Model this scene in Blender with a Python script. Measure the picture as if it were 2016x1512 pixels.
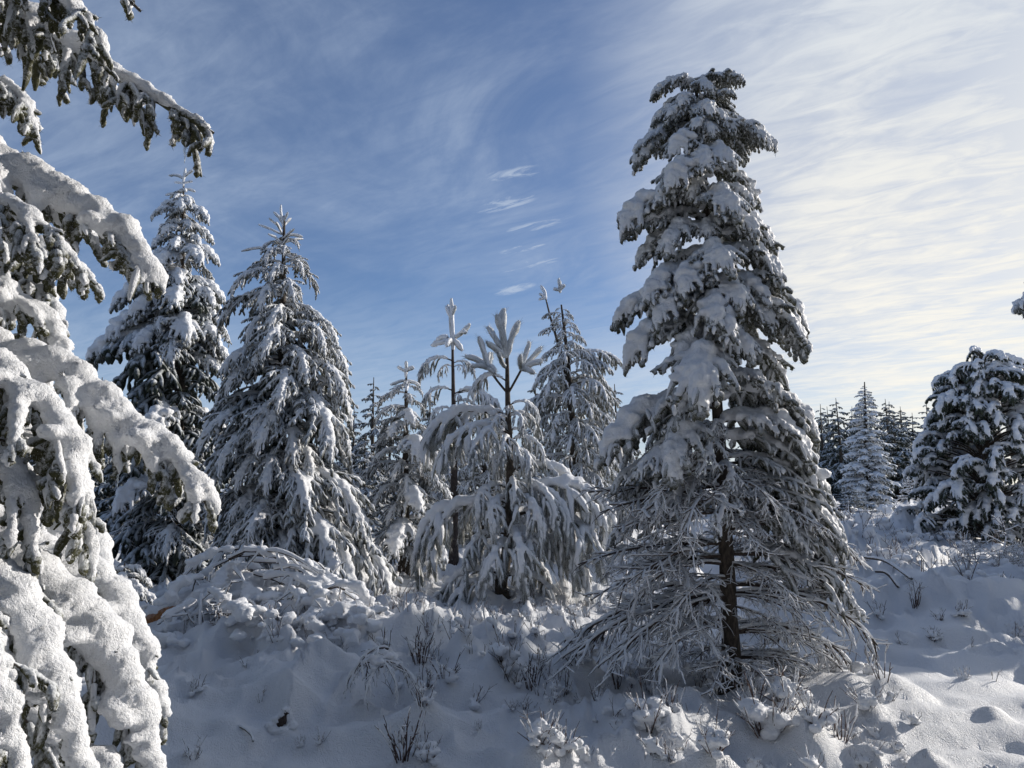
import bpy, math
import numpy as np
from mathutils import Vector, Matrix

rad = math.radians
sc = bpy.context.scene
for o in list(bpy.data.objects):
    bpy.data.objects.remove(o)
COL = sc.collection

# ------------------------------------------------------------------ camera, sky, sun, exposure
CAM_Z, PITCH, FPX = 1.60, rad(8.0), 1523.0
SUN_AZ, SUN_EL = rad(61), rad(19)
cam = bpy.data.cameras.new('camera')
camo = bpy.data.objects.new('camera', cam)
COL.objects.link(camo)
cam.sensor_width = 36.0
cam.lens = 18.0 * FPX / 1008.0
cam.clip_start, cam.clip_end = 0.05, 3000
camo.location = (0, 0, CAM_Z)
camo.rotation_euler = (rad(90) + PITCH, 0, 0)
sc.camera = camo

sun = bpy.data.lights.new('sun', 'SUN')
sun.energy, sun.angle, sun.color = 4.7, rad(0.55), (1.0, 0.925, 0.83)
suno = bpy.data.objects.new('sun', sun)
COL.objects.link(suno)
SUND = Vector((math.sin(SUN_AZ) * math.cos(SUN_EL), math.cos(SUN_AZ) * math.cos(SUN_EL), math.sin(SUN_EL)))
suno.rotation_euler = SUND.to_track_quat('Z', 'Y').to_euler()
sc.view_settings.view_transform = 'Standard'
sc.view_settings.look = 'None'
sc.view_settings.exposure = 0.0
sc.view_settings.gamma = 1.0
sc.view_settings.use_curve_mapping = False


class NT:
    """short-hand for building node trees"""
    def __init__(self, tree):
        self.t = tree
        tree.nodes.clear()

    def n(self, typ, **kw):
        nd = self.t.nodes.new(typ)
        for k, v in kw.items():
            setattr(nd, k, v)
        return nd

    def put(self, sock, v):
        if hasattr(v, 'is_linked') or isinstance(v, bpy.types.NodeSocket):
            self.t.links.new(v, sock)
        else:
            sock.default_value = v

    def math(self, op, a, b=None, c=None, clamp=False):
        nd = self.n('ShaderNodeMath', operation=op, use_clamp=clamp)
        for i, v in enumerate((a, b, c)):
            if v is not None:
                self.put(nd.inputs[i], v)
        return nd.outputs[0]

    def vmath(self, op, a, b=None, scale=None):
        nd = self.n('ShaderNodeVectorMath', operation=op)
        self.put(nd.inputs[0], a)
        if b is not None:
            self.put(nd.inputs[1], b)
        if scale is not None:
            self.put(nd.inputs['Scale'], scale)
        return nd.outputs['Value'] if op in ('DOT_PRODUCT', 'LENGTH') else nd.outputs[0]

    def mix(self, fac, a, b, typ='RGBA', blend='MIX'):
        nd = self.n('ShaderNodeMix', data_type=typ)
        if typ == 'RGBA':
            nd.blend_type = blend
            self.put(nd.inputs[0], fac); self.put(nd.inputs[6], a); self.put(nd.inputs[7], b)
            return nd.outputs[2]
        self.put(nd.inputs[0], fac); self.put(nd.inputs[2], a); self.put(nd.inputs[3], b)
        return nd.outputs[0]

    def noise(self, vec, scale, detail=3.0, rough=0.55, dist=0.0):
        nd = self.n('ShaderNodeTexNoise')
        self.put(nd.inputs['Vector'], vec)
        self.put(nd.inputs['Scale'], scale)
        nd.inputs['Detail'].default_value = detail
        nd.inputs['Roughness'].default_value = rough
        nd.inputs['Distortion'].default_value = dist
        return nd.outputs['Fac']

    def ramp(self, v, lo, hi, a=0.0, b=1.0):
        nd = self.n('ShaderNodeMapRange', interpolation_type='SMOOTHSTEP')
        self.put(nd.inputs[0], v)
        for i, x in enumerate((lo, hi, a, b)):
            self.put(nd.inputs[i + 1], x)
        return nd.outputs[0]


def sky_dir(px, py):
    d = ray(px, py)
    return d.normalized()


def ray(px, py):
    u, v = (px - 1008) / FPX, (756 - py) / FPX
    c, s = math.cos(PITCH), math.sin(PITCH)
    return Vector((u, c - v * s, s + v * c))


def at(px, py, Y):
    """the point seen at a pixel of the photograph, Y metres ahead"""
    d = ray(px, py)
    t = Y / d.y
    return np.array((d.x * t, Y, CAM_Z + d.z * t))


world = bpy.data.worlds.new('World')
sc.world = world
world.use_nodes = True
w = NT(world.node_tree)
sky = w.n('ShaderNodeTexSky', sky_type='NISHITA', sun_disc=False)
sky.sun_elevation, sky.sun_rotation = SUN_EL, SUN_AZ
sky.altitude, sky.air_density, sky.dust_density, sky.ozone_density = 600, 1.0, 0.6, 3.0
dirv = w.n('ShaderNodeTexCoord').outputs['Generated']
sep = w.n('ShaderNodeSeparateXYZ')
w.put(sep.inputs[0], dirv)
zc = w.math('ADD', w.math('MAXIMUM', sep.outputs[2], 0.0), 0.16)
plane = w.n('ShaderNodeCombineXYZ')
w.put(plane.inputs[0], w.math('DIVIDE', sep.outputs[0], zc))
w.put(plane.inputs[1], w.math('DIVIDE', sep.outputs[1], zc))
pv = plane.outputs[0]


def mapped(vec, rot, scale):
    m = w.n('ShaderNodeMapping')
    w.put(m.inputs['Vector'], vec)
    m.vector_type = 'TEXTURE'
    m.inputs['Rotation'].default_value = (0, 0, rad(rot))
    m.inputs['Scale'].default_value = tuple(1 / k for k in scale)
    return m.outputs[0]


streak = w.noise(mapped(pv, 140, (0.95, 1.4, 1)), 1.7, 9, 0.62, 1.2)      # long cirrus fibres
ripple = w.noise(mapped(pv, 146, (1.7, 5.2, 1)), 3.2, 6, 0.60, 0.9)        # fine ripples across the veil
broad = w.noise(mapped(pv, -25, (0.8, 0.8, 1)), 0.9, 3, 0.5, 0.2)
sdot = w.vmath('DOT_PRODUCT', dirv, tuple(SUND))
near = w.math('ADD', sdot, w.math('MULTIPLY', w.math('SUBTRACT', broad, 0.5), 0.34))
veil = w.ramp(near, 0.50, 0.84)
soft = w.math('ADD', w.math('MULTIPLY', streak, 0.5), w.math('MULTIPLY', broad, 0.5))
tex = w.math('ADD', w.math('MULTIPLY', streak, 0.45), w.math('MULTIPLY', ripple, 0.55))
thin = w.math('ADD', 0.09, w.math('MULTIPLY', w.ramp(soft, 0.36, 0.70), w.ramp(tex, 0.28, 0.74, 0.16, 0.46)))
thick = w.math('MULTIPLY', veil, w.math('MAXIMUM', w.ramp(tex, 0.34, 0.66, 0.62, 1.0), w.ramp(sdot, 0.74, 0.95, 0.0, 0.88)))
low = w.math('MULTIPLY', w.ramp(sep.outputs[2], 0.36, 0.02), w.ramp(tex, 0.25, 0.65, 0.45, 0.95))
fac = w.math('MAXIMUM', w.math('MAXIMUM', thin, thick), w.math('MULTIPLY', low, 0.85))
# a few small cirrus wisps stacked in the open blue
wisp = w.noise(mapped(pv, 150, (2.0, 8.0, 1)), 3.0, 6, 0.68, 0.9)
for (px, py, hw, hh) in ((1010, 342, 60, 11), (1000, 400, 60, 12), (1045, 447, 62, 8), (1035, 490, 52, 8), (1045, 524, 58, 9), (1015, 570, 40, 8)):
    c0 = sky_dir(px, py)
    ex = (sky_dir(px + 10, py - 2.2) - sky_dir(px - 10, py + 2.2)).normalized()
    ey = c0.cross(ex).normalized()
    du = w.math('DIVIDE', w.vmath('DOT_PRODUCT', dirv, tuple(ex)), hw / FPX * 0.9)
    dv = w.math('DIVIDE', w.math('ADD', w.vmath('DOT_PRODUCT', dirv, tuple(ey)), w.math('MULTIPLY', w.math('SUBTRACT', streak, 0.5), 0.02)), hh / FPX * 0.9)
    du = w.math('SUBTRACT', du, c0.dot(ex) / (hw / FPX * 0.9)); dv = w.math('SUBTRACT', dv, c0.dot(ey) / (hh / FPX * 0.9))
    rr = w.math('ADD', w.math('MULTIPLY', du, du), w.math('MULTIPLY', dv, dv))
    front = w.ramp(w.vmath('DOT_PRODUCT', dirv, tuple(c0)), 0.9, 0.95)
    blob = w.math('MULTIPLY', w.math('MULTIPLY', w.ramp(rr, 2.4, 0.0), front), w.ramp(wisp, 0.36, 0.64, 0.0, 0.68))
    fac = w.math('MAXIMUM', fac, blob)
warm = w.ramp(sdot, 0.70, 0.98)
hor = w.ramp(sep.outputs[2], 0.56, 0.20)
ccol = w.mix(w.math('MULTIPLY', w.ramp(sdot, 0.45, 0.84), w.math('ADD', 0.45, w.math('MULTIPLY', hor, 0.55))), (5.2, 6.2, 7.7, 1), (9.7, 9.4, 8.6, 1))
skyc = w.mix(1.0, sky.outputs[0], (0.74, 0.87, 1.08, 1), blend='MULTIPLY')
bg = w.n('ShaderNodeBackground')
w.put(bg.inputs['Color'], w.mix(fac, skyc, ccol))
bg.inputs['Strength'].default_value = 0.10
wo = w.n('ShaderNodeOutputWorld')
w.put(wo.inputs[0], bg.outputs[0])

# ------------------------------------------------------------------ materials


def newmat(name):
    m = bpy.data.materials.new(name)
    m.use_nodes = True
    t = NT(m.node_tree)
    b = t.n('ShaderNodeBsdfPrincipled')
    out = t.n('ShaderNodeOutputMaterial')
    t.put(out.inputs[0], b.outputs[0])
    return m, t, b


def bump(t, b, h, strength, dist):
    bp = t.n('ShaderNodeBump')
    bp.inputs['Strength'].default_value = strength
    bp.inputs['Distance'].default_value = dist
    t.put(bp.inputs['Height'], h)
    t.put(b.inputs['Normal'], bp.outputs[0])


def snow_mat(name, s1, d1, s2, d2, strength=0.6):
    m, t, b = newmat(name)
    pos = t.n('ShaderNodeNewGeometry').outputs['Position']
    n1 = t.noise(pos, s1, 3, 0.6)
    n2 = t.noise(pos, s2, 2, 0.7)
    h = t.math('ADD', t.math('MULTIPLY', n1, d1), t.math('MULTIPLY', n2, d2))
    bump(t, b, h, strength, 1.0)
    t.put(b.inputs['Base Color'], t.mix(n1, (0.80, 0.83, 0.875, 1), (0.90, 0.91, 0.93, 1)))
    b.inputs['Roughness'].default_value = 0.55
    b.inputs['Specular IOR Level'].default_value = 0.35
    return m


M_SNOW = snow_mat('snow_on_branches', 60, 0.012, 190, 0.006, 0.8)
M_SNOWFG = snow_mat('snow_grainy', 110, 0.008, 330, 0.004, 1.0)
M_GROUND = snow_mat('snow_ground', 30, 0.011, 120, 0.014, 1.0)


def needle_mat(name, dark, frost, lo, hi, amount, nscale=38):
    """frosted conifer needles: hoar frost and snow lie on what faces up, in grains elsewhere"""
    m, t, b = newmat(name)
    g = t.n('ShaderNodeNewGeometry')
    sp = t.n('ShaderNodeSeparateXYZ')
    t.put(sp.inputs[0], g.outputs['Normal'])
    n1 = t.noise(g.outputs['Position'], nscale, 4, 0.7)
    n2 = t.noise(g.outputs['Position'], 9, 2, 0.5)
    v = t.math('ADD', t.math('MULTIPLY', sp.outputs[2], 0.42), t.math('ADD', t.math('MULTIPLY', n1, 1.0), t.math('MULTIPLY', n2, 0.45)))
    f = t.math('MULTIPLY', t.ramp(v, lo, hi), amount)
    dk = t.mix(n2, dark, (dark[0] * 1.7, dark[1] * 1.5, dark[2] * 1.3, 1))
    t.put(b.inputs['Base Color'], t.mix(f, dk, frost))
    bump(t, b, n1, 0.7, 0.01)
    b.inputs['Roughness'].default_value = 0.75
    b.inputs['Specular IOR Level'].default_value = 0.2
    return m


FROST = (0.74, 0.77, 0.80, 1)
M_NEED = needle_mat('frosted_spruce_needles', (0.042, 0.046, 0.030, 1), FROST, 0.44, 1.10, 0.87, 110)
M_NEEDFG = needle_mat('hoar_frosted_needles', (0.046, 0.050, 0.026, 1), FROST, 0.58, 0.98, 0.9, 95)
M_PINE = needle_mat('frosted_pine_needles', (0.055, 0.060, 0.036, 1), FROST, 0.42, 1.05, 0.86, 80)
M_CANDLE = needle_mat('pale_frosted_candle_needles', (0.060, 0.064, 0.042, 1), FROST, 0.15, 0.85, 0.88, 90)
M_DARKN = needle_mat('dark_pine_needles', (0.030, 0.040, 0.028, 1), FROST, 0.78, 1.22, 0.85, 60)
M_FAR = needle_mat('far_spruce_needles', (0.028, 0.038, 0.032, 1), (0.70, 0.74, 0.79, 1), 0.66, 1.12, 0.80, 6)
M_BACK = needle_mat('frosted_back_needles', (0.040, 0.048, 0.042, 1), (0.72, 0.75, 0.79, 1), 0.50, 1.05, 0.85, 14)
M_FARPALE = needle_mat('far_fir_needles', (0.040, 0.050, 0.045, 1), (0.74, 0.77, 0.80, 1), 0.62, 1.05, 0.88, 7)


def bark_mat(name, a, c, snowy):
    m, t, b = newmat(name)
    g = t.n('ShaderNodeNewGeometry')
    sp = t.n('ShaderNodeSeparateXYZ')
    t.put(sp.inputs[0], g.outputs['Normal'])
    mp = t.n('ShaderNodeMapping')
    t.put(mp.inputs['Vector'], g.outputs['Position'])
    mp.inputs['Scale'].default_value = (1, 1, 0.35)
    n1 = t.noise(mp.outputs[0], 55, 4, 0.65)
    n2 = t.noise(g.outputs['Position'], 24, 3, 0.6)
    base = t.mix(t.ramp(n1, 0.35, 0.7), a, c)
    f = t.math('MULTIPLY', t.ramp(t.math('ADD', t.math('MULTIPLY', sp.outputs[2], 0.5), n2), 0.68, 0.90), snowy)
    t.put(b.inputs['Base Color'], t.mix(f, base, FROST))
    bump(t, b, n1, 0.8, 0.008)
    b.inputs['Roughness'].default_value = 0.85
    return m


M_BARK = bark_mat('spruce_bark', (0.030, 0.024, 0.018, 1), (0.095, 0.075, 0.058, 1), 0.9)
M_TWIG = bark_mat('frosted_twig_bark', (0.035, 0.025, 0.020, 1), (0.09, 0.068, 0.058, 1), 0.75)
M_HEATH = bark_mat('heather_twig_bark', (0.050, 0.030, 0.026, 1), (0.14, 0.085, 0.070, 1), 0.45)
M_WOOD = bark_mat('bare_orange_wood', (0.23, 0.095, 0.035, 1), (0.40, 0.19, 0.075, 1), 0.15)
mi, ti, bi = newmat('ice')
bi.inputs['Base Color'].default_value = (0.85, 0.9, 0.93, 1)
bi.inputs['Roughness'].default_value = 0.12
bi.inputs['IOR'].default_value = 1.31
bi.inputs['Transmission Weight'].default_value = 0.75
M_ICE = mi

# ------------------------------------------------------------------ numpy helpers


def _hash(ix, iy, iz, seed):
    h = (ix.astype(np.int64) * 374761393 + iy.astype(np.int64) * 668265263 + iz.astype(np.int64) * 2147483647 + seed * 974634541) & 0xFFFFFFFF
    h = ((h ^ (h >> 13)) * 1274126177) & 0xFFFFFFFF
    h = ((h ^ (h >> 16)) * 2246822519) & 0xFFFFFFFF
    return ((h ^ (h >> 15)) & 0xFFFFFF) / float(0xFFFFFF)


def vnoise(x, y, z=None, seed=0):
    """smooth value noise, 0..1"""
    x0, y0 = np.floor(x), np.floor(y)
    fx, fy = x - x0, y - y0
    ux, uy = fx * fx * fx * (fx * (fx * 6 - 15) + 10), fy * fy * fy * (fy * (fy * 6 - 15) + 10)
    def lay(zi):
        a, b = _hash(x0, y0, zi, seed), _hash(x0 + 1, y0, zi, seed)
        c, d = _hash(x0, y0 + 1, zi, seed), _hash(x0 + 1, y0 + 1, zi, seed)
        return (a * (1 - ux) + b * ux) * (1 - uy) + (c * (1 - ux) + d * ux) * uy
    if z is None:
        return lay(np.zeros_like(x0))
    z0 = np.floor(z)
    fz = z - z0
    uz = fz * fz * (3 - 2 * fz)
    return lay(z0) * (1 - uz) + lay(z0 + 1) * uz


def unit(v):
    return v / np.maximum(np.linalg.norm(v, axis=-1, keepdims=True), 1e-9)


class Geo:
    """vertices, quads and triangles that become ONE mesh"""
    def __init__(self):
        self.v, self.q, self.t, self.n = [], [], [], 0

    def add(self, v, q=None, t=None, mat=0):
        v = np.asarray(v, float).reshape(-1, 3)
        if q is not None and len(q):
            self.q.append((np.asarray(q).reshape(-1, 4) + self.n, mat))
        if t is not None and len(t):
            self.t.append((np.asarray(t).reshape(-1, 3) + self.n, mat))
        self.v.append(v)
        self.n += len(v)

    def mesh(self, name, mats, smooth=True):
        me = bpy.data.meshes.new(name)
        if not self.v:
            return me
        v = np.concatenate(self.v)
        q = np.concatenate([a for a, _ in self.q]) if self.q else np.zeros((0, 4), int)
        t = np.concatenate([a for a, _ in self.t]) if self.t else np.zeros((0, 3), int)
        mq = np.concatenate([np.full(len(a), m) for a, m in self.q]) if self.q else np.zeros(0, int)
        mt = np.concatenate([np.full(len(a), m) for a, m in self.t]) if self.t else np.zeros(0, int)
        me.vertices.add(len(v))
        me.vertices.foreach_set('co', v.ravel().astype(np.float32))
        me.loops.add(len(q) * 4 + len(t) * 3)
        me.loops.foreach_set('vertex_index', np.concatenate([q.ravel(), t.ravel()]).astype(np.int32))
        me.polygons.add(len(q) + len(t))
        st = np.concatenate([np.arange(len(q)) * 4, len(q) * 4 + np.arange(len(t)) * 3])
        me.polygons.foreach_set('loop_start', st.astype(np.int32))
        me.polygons.foreach_set('material_index', np.concatenate([mq, mt]).astype(np.int32))
        me.polygons.foreach_set('use_smooth', np.full(len(q) + len(t), smooth))
        for m in mats:
            me.materials.append(m)
        me.update(calc_edges=True)
        return me


def tubes(g, P, R, sides, mat, rng, rough=0.0, lump=None):
    """P [S,K,3] centre lines, R [S,K] radii -> S tapered tubes"""
    P, R = np.asarray(P, float), np.asarray(R, float)
    S, K, _ = P.shape
    T = unit(np.gradient(P, axis=1))
    mean = unit(P[:, -1] - P[:, 0] + 1e-6)
    ref = unit(np.cross(mean, rng.normal(size=(S, 3))))[:, None, :]
    A = unit(np.cross(T, ref))
    B = np.cross(T, A)
    an = np.arange(sides) / sides * 2 * math.pi
    rr = R[:, :, None] * (1 + rough * rng.uniform(-1, 1, (S, K, sides)))
    D = A[:, :, None, :] * np.cos(an)[:, None] + B[:, :, None, :] * np.sin(an)[:, None]
    if lump:
        x = (P[:, :, None, :] + rr[..., None] * D) * lump[1]
        h = vnoise(x[..., 0], x[..., 1], x[..., 2], 77) + 0.6 * vnoise(x[..., 0] * 2.1, x[..., 1] * 2.1, x[..., 2] * 2.1, 78) - 0.8
        rr = rr * (1 + lump[0] * h)
    V = P[:, :, None, :] + rr[..., None] * D
    idx = np.arange(S * K * sides).reshape(S, K, sides)
    a, b = idx[:, :-1], idx[:, 1:]
    Q = np.stack([a, np.roll(a, -1, 2), np.roll(b, -1, 2), b], -1)
    g.add(V, Q, mat=mat)


def spikes(g, P, R, n, length, width, mat, rng, fwd=0.8):
    """needles standing off the shoots"""
    S, K, _ = P.shape
    T = unit(np.gradient(P, axis=1))
    u = rng.uniform(0.05, K - 1.02, (S, n))
    i = u.astype(int)
    f = (u - i)[..., None]
    si = np.arange(S)[:, None]
    p = P[si, i] * (1 - f) + P[si, i + 1] * f
    r = R[si, i][..., None]
    t = T[si, i]
    d = rng.normal(size=(S, n, 3))
    d = unit(d - (d * t).sum(-1, keepdims=True) * t)
    side = np.cross(t, d)
    base = p + d * r * 0.55
    tip = base + unit(d + t * fwd) * length * rng.uniform(0.6, 1.25, (S, n, 1)) + d * r * 0.4
    V = np.stack([base - side * width, base + side * width, tip], 2)
    g.add(V, None, np.arange(S * n * 3).reshape(-1, 3), mat)


def _ico():
    import bmesh
    bm = bmesh.new()
    bmesh.ops.create_icosphere(bm, subdivisions=2, radius=1)
    v = np.array([x.co[:] for x in bm.verts])
    f = np.array([[x.index for x in p.verts] for p in bm.faces])
    bm.free()
    return v, f


ICO_V, ICO_F = _ico()


def balls(C, S):
    """ellipsoids: centres [N,3], radii [N,3]"""
    C, S = np.asarray(C, float), np.asarray(S, float)
    V = C[:, None, :] + ICO_V[None] * S[:, None, :]
    F = ICO_F[None] + (np.arange(len(C)) * len(ICO_V))[:, None, None]
    return V.reshape(-1, 3), F.reshape(-1, 3)


def voxel(V, F, size, smooth=2, disp=0.0, dscale=20, seed=1):
    """melts overlapping balls into one skin of snow; returns verts, quads"""
    g = Geo()
    g.add(V, None, F)
    me = g.mesh('tmp', [])
    ob = bpy.data.objects.new('tmp', me)
    COL.objects.link(ob)
    md = ob.modifiers.new('r', 'REMESH')
    md.mode = 'VOXEL'
    md.voxel_size = size
    dg = bpy.context.evaluated_depsgraph_get()
    ev = ob.evaluated_get(dg)
    m = ev.to_mesh()
    v = np.empty(len(m.vertices) * 3, np.float32)
    m.vertices.foreach_get('co', v)
    v = v.reshape(-1, 3).astype(float)
    lv = np.empty(len(m.loops), np.int32)
    m.loops.foreach_get('vertex_index', lv)
    q = lv.reshape(-1, 4)
    ev.to_mesh_clear()
    bpy.data.objects.remove(ob)
    bpy.data.meshes.remove(me)
    e = np.concatenate([q[:, [0, 1]], q[:, [1, 2]], q[:, [2, 3]], q[:, [3, 0]]])
    n = len(v)
    cnt = np.maximum(np.bincount(e[:, 0], minlength=n), 1)[:, None]
    for _ in range(smooth):
        acc = np.stack([np.bincount(e[:, 0], v[e[:, 1], k], minlength=n) for k in range(3)], 1)
        v = v * 0.4 + 0.6 * acc / cnt
    if disp:
        nr = np.zeros((n, 3))
        fn = np.cross(v[q[:, 2]] - v[q[:, 0]], v[q[:, 3]] - v[q[:, 1]])
        for c in range(4):
            for k in range(3):
                nr[:, k] += np.bincount(q[:, c], fn[:, k], minlength=n)
        nr = unit(nr)
        x = v * dscale
        h = vnoise(x[:, 0], x[:, 1], x[:, 2], seed) + 0.5 * vnoise(x[:, 0] * 2.3, x[:, 1] * 2.3, x[:, 2] * 2.3, seed + 1) - 0.75
        v = v + nr * (h * 2 * disp + np.random.default_rng(seed).normal(size=n) * size * 0.14)[:, None]
    return v, q


def resample(P, n):
    P = np.asarray(P, float)
    # Catmull-Rom through the given points
    Q = np.concatenate([[2 * P[0] - P[1]], P, [2 * P[-1] - P[-2]]])
    out = []
    for i in range(len(P) - 1):
        p0, p1, p2, p3 = Q[i:i + 4]
        for t in np.linspace(0, 1, 12, endpoint=False):
            out.append(0.5 * ((2 * p1) + (-p0 + p2) * t + (2 * p0 - 5 * p1 + 4 * p2 - p3) * t * t + (-p0 + 3 * p1 - 3 * p2 + p3) * t ** 3))
    out.append(P[-1])
    out = np.array(out)
    s = np.concatenate([[0], np.cumsum(np.linalg.norm(np.diff(out, axis=0), axis=1))])
    x = np.linspace(0, s[-1], n)
    return np.stack([np.interp(x, s, out[:, k]) for k in range(3)], 1)


def rotz(v, a):
    c, s = math.cos(a), math.sin(a)
    return np.stack([v[..., 0] * c - v[..., 1] * s, v[..., 0] * s + v[..., 1] * c, v[..., 2]], -1)


def curve_from(p, d, length, k, grav, rng, wob=0.05):
    """a twig that starts in direction d and sags"""
    pts = [np.array(p, float)]
    d = np.array(d, float)
    for i in range(k - 1):
        d = unit(d + np.array((0, 0, -grav / (k - 1))) + rng.normal(size=3) * wob)
        pts.append(pts[-1] + d * length / (k - 1))
    return np.array(pts)


UP = np.array((0, 0, 1.0))


def above(T):
    """the side of a twig on which snow rests"""
    n = UP - (T * UP).sum(-1, keepdims=True) * T
    l = np.linalg.norm(n, axis=-1, keepdims=True)
    return n / np.maximum(l, 0.25)


def arch_axis(L, a0, a1, power, rng, n=16, wig=0.10):
    t = np.linspace(0, 1, n)
    an = a0 + (a1 - a0) * t ** power
    az = np.cumsum(rng.normal(size=n)) * wig / math.sqrt(n) * 2
    d = np.stack([np.cos(an) * np.cos(az), np.cos(an) * np.sin(az), np.sin(an)], 1)
    P = np.concatenate([[np.zeros(3)], np.cumsum((d[:-1] + d[1:]) / 2 * L / (n - 1), axis=0)])
    return P


def make_bough(axis, rng, nlat=14, lat=0.42, lang=58, latgrav=0.8, shoot=0.11, shoot_r=0.017, sgrav=1.1, spacing=0.04,
               hang=8, hang_len=0.16, snow=0.055, vox=0.02, needles=14, nlen=0.014, nwid=0.0016, cover=0.85, disp=0.006, prof=1.0,
               wood=0.010, mats=None, snowmat=None, sides=6, K=6, t0=0.15, webs=0.4, dscale=22, rough=0.22, bare=0.0, sflat=0.75, skip=0.12, strip=0.7, strip_r=0.85, lump=None, vsmooth=2, jit=(0.75, 1.2), frost=0, dens=0.38, nfwd=0.8, hsub=0, poke=0):
    """one conifer bough: main axis, side branchlets like fingers, needle shoots, and the snow lying on it"""
    g = Geo()
    P = resample(axis, 22)
    L = np.linalg.norm(np.diff(P, axis=0), axis=1).sum()
    T = unit(np.gradient(P, axis=0))
    rw = wood * L * np.linspace(1.3, 0.25, 22) + 0.002
    tubes(g, P[None], rw[None], 6, 1, rng, 0.1)
    shoots, radii, sc_, ss_ = [], [], [], []

    def shoot_at(p, d, ln, r, gr):
        c = curve_from(p, d, ln, K, gr, rng, 0.10)
        shoots.append(c)
        pr = np.interp(np.linspace(0, 1, K), [0, 0.15, 0.55, 0.9, 1], [0.55, 0.95, 1, 0.8, 0.28])
        radii.append(r * pr * rng.uniform(0.8, 1.2))

    # needle cover along the outer main axis
    k0 = int(22 * max(t0 + 0.2, bare))
    ax = resample(P[k0:], K * 2)
    for half in (ax[:K], ax[K - 1:2 * K - 1], ax[K:]):
        shoots.append(resample(half, K)); radii.append(np.full(K, shoot_r * 1.05))
    radii[-1] = radii[-1] * np.linspace(1, 0.4, K)
    side = 1
    for i in range(nlat):
        t = t0 + (0.97 - t0) * (i + rng.uniform(-0.3, 0.3) + 0.5) / nlat
        x = t * 21
        k = min(int(x), 20)
        p = P[k] + (P[k + 1] - P[k]) * (x - k)
        side = -side
        a = rad(lang + rng.uniform(-14, 14)) * (1.05 - 0.45 * t)
        d = unit(rotz(T[k], side * a) + UP * rng.uniform(-0.1, 0.22))
        ll = lat * L * (0.35 + 0.65 * math.sin(math.pi * min(1, (t + 0.12)) ** prof)) * rng.uniform(0.75, 1.2)
        c = curve_from(p, d, ll, 9, latgrav * rng.uniform(0.7, 1.3), rng, 0.06)
        tubes(g, c[None], (wood * 0.45 * L * np.linspace(1, 0.35, 9) + 0.0012)[None], 5, 1, rng)
        Tc = unit(np.gradient(c, axis=0))
        # the branchlet itself carries needles
        c2 = c[2 if bare == 0 else 4:]
        shoots.append(resample(c2, K)); radii.append(shoot_r * np.interp(np.linspace(0, 1, K), [0, 0.2, 0.85, 1], [0.7, 1, 0.85, 0.3]))
        m = max(2, int(ll / spacing))
        sd = 1
        for j in range(m):
            if rng.random() < skip:
                continue
            s = (j + rng.uniform(0, 1)) / m * 0.9 + 0.08
            kk = min(int(s * 8), 7)
            pp = c[kk] + (c[kk + 1] - c[kk]) * (s * 8 - kk)
            sd = -sd
            dd = unit(rotz(Tc[kk], sd * rad(rng.uniform(28, 62))) + rng.normal(size=3) * 0.2)
            shoot_at(pp, dd, shoot * rng.uniform(0.55, 1.25) * (1.15 - 0.5 * s), shoot_r, sgrav * rng.uniform(0.5, 1.4))
        if snow > 0 and rng.random() < cover:
            ns = max(3, int(ll / (snow * 0.42)))
            e = rng.uniform(0.6, 0.98)
            for s in np.linspace(0.0, e, ns):
                kk = min(int(s * 8), 7)
                pp = c[kk] + (c[kk + 1] - c[kk]) * (s * 8 - kk)
                r = snow * (0.78 - 0.42 * s) * rng.uniform(0.75, 1.2)
                nn = above(Tc[kk])
                sc_.append(pp + nn * r * 0.45 + rng.normal(size=3) * r * 0.12)
                ss_.append((r, r, r * sflat))
    for i in range(poke):     # twig ends that stick out through the snow
        k = int(rng.uniform(t0, 0.95) * 21)
        d = unit(rng.normal(size=3) * (1, 1, .5) + T[k] * 0.9 + above(T[k]) * 0.7)
        shoot_at(P[k], d, snow * rng.uniform(1.5, 2.3), shoot_r * 0.85, 0.2)
    for i in range(hang):
        t = rng.uniform(t0, 0.98)
        k = int(t * 21)
        d = unit(rng.normal(size=3) * (1, 1, 0.3) + T[k] * 0.4 - UP * 0.3)
        shoot_at(P[k], d, hang_len * rng.uniform(0.4, 1.3), shoot_r * 1.1, 2.2)
        hc = shoots[-1]
        for j in range(hsub):
            q = int(rng.integers(1, K - 1))
            dd = unit(unit(hc[q] - hc[q - 1]) * 0.8 + rng.normal(size=3) * (.8, .8, .25))
            shoot_at(hc[q], dd, hang_len * rng.uniform(0.2, 0.42), shoot_r * 0.9, 1.2)
    nm = max(8, int(L / (snow * dens))) if snow > 0 else 0
    for t in np.linspace(0.02 + bare * 0.5, 0.985, nm):
        x = t * 21
        kk = min(int(x), 20)
        pp = P[kk] + (P[kk + 1] - P[kk]) * (x - kk)
        r = snow * (0.72 + 0.5 * math.sin(math.pi * min(1, t * 1.02))) * rng.uniform(*jit) * (1 if t < 0.9 else 0.75)
        nn = above(T[kk])
        sc_.append(pp + nn * r * 0.5 + rng.normal(size=3) * r * 0.15)
        ss_.append((r, r, r * sflat))
        if webs and rng.random() < webs:
            b = np.cross(T[kk], nn) * rng.choice((-1, 1)) * r * rng.uniform(0.8, 1.6)
            sc_.append(pp + b + nn * r * 0.15)
            ss_.append((r * 0.95, r * 0.95, r * sflat * 0.8))
    SP, SR = np.array(shoots), np.array(radii)
    tubes(g, SP, SR, sides, 0, rng, rough, lump)
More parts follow.
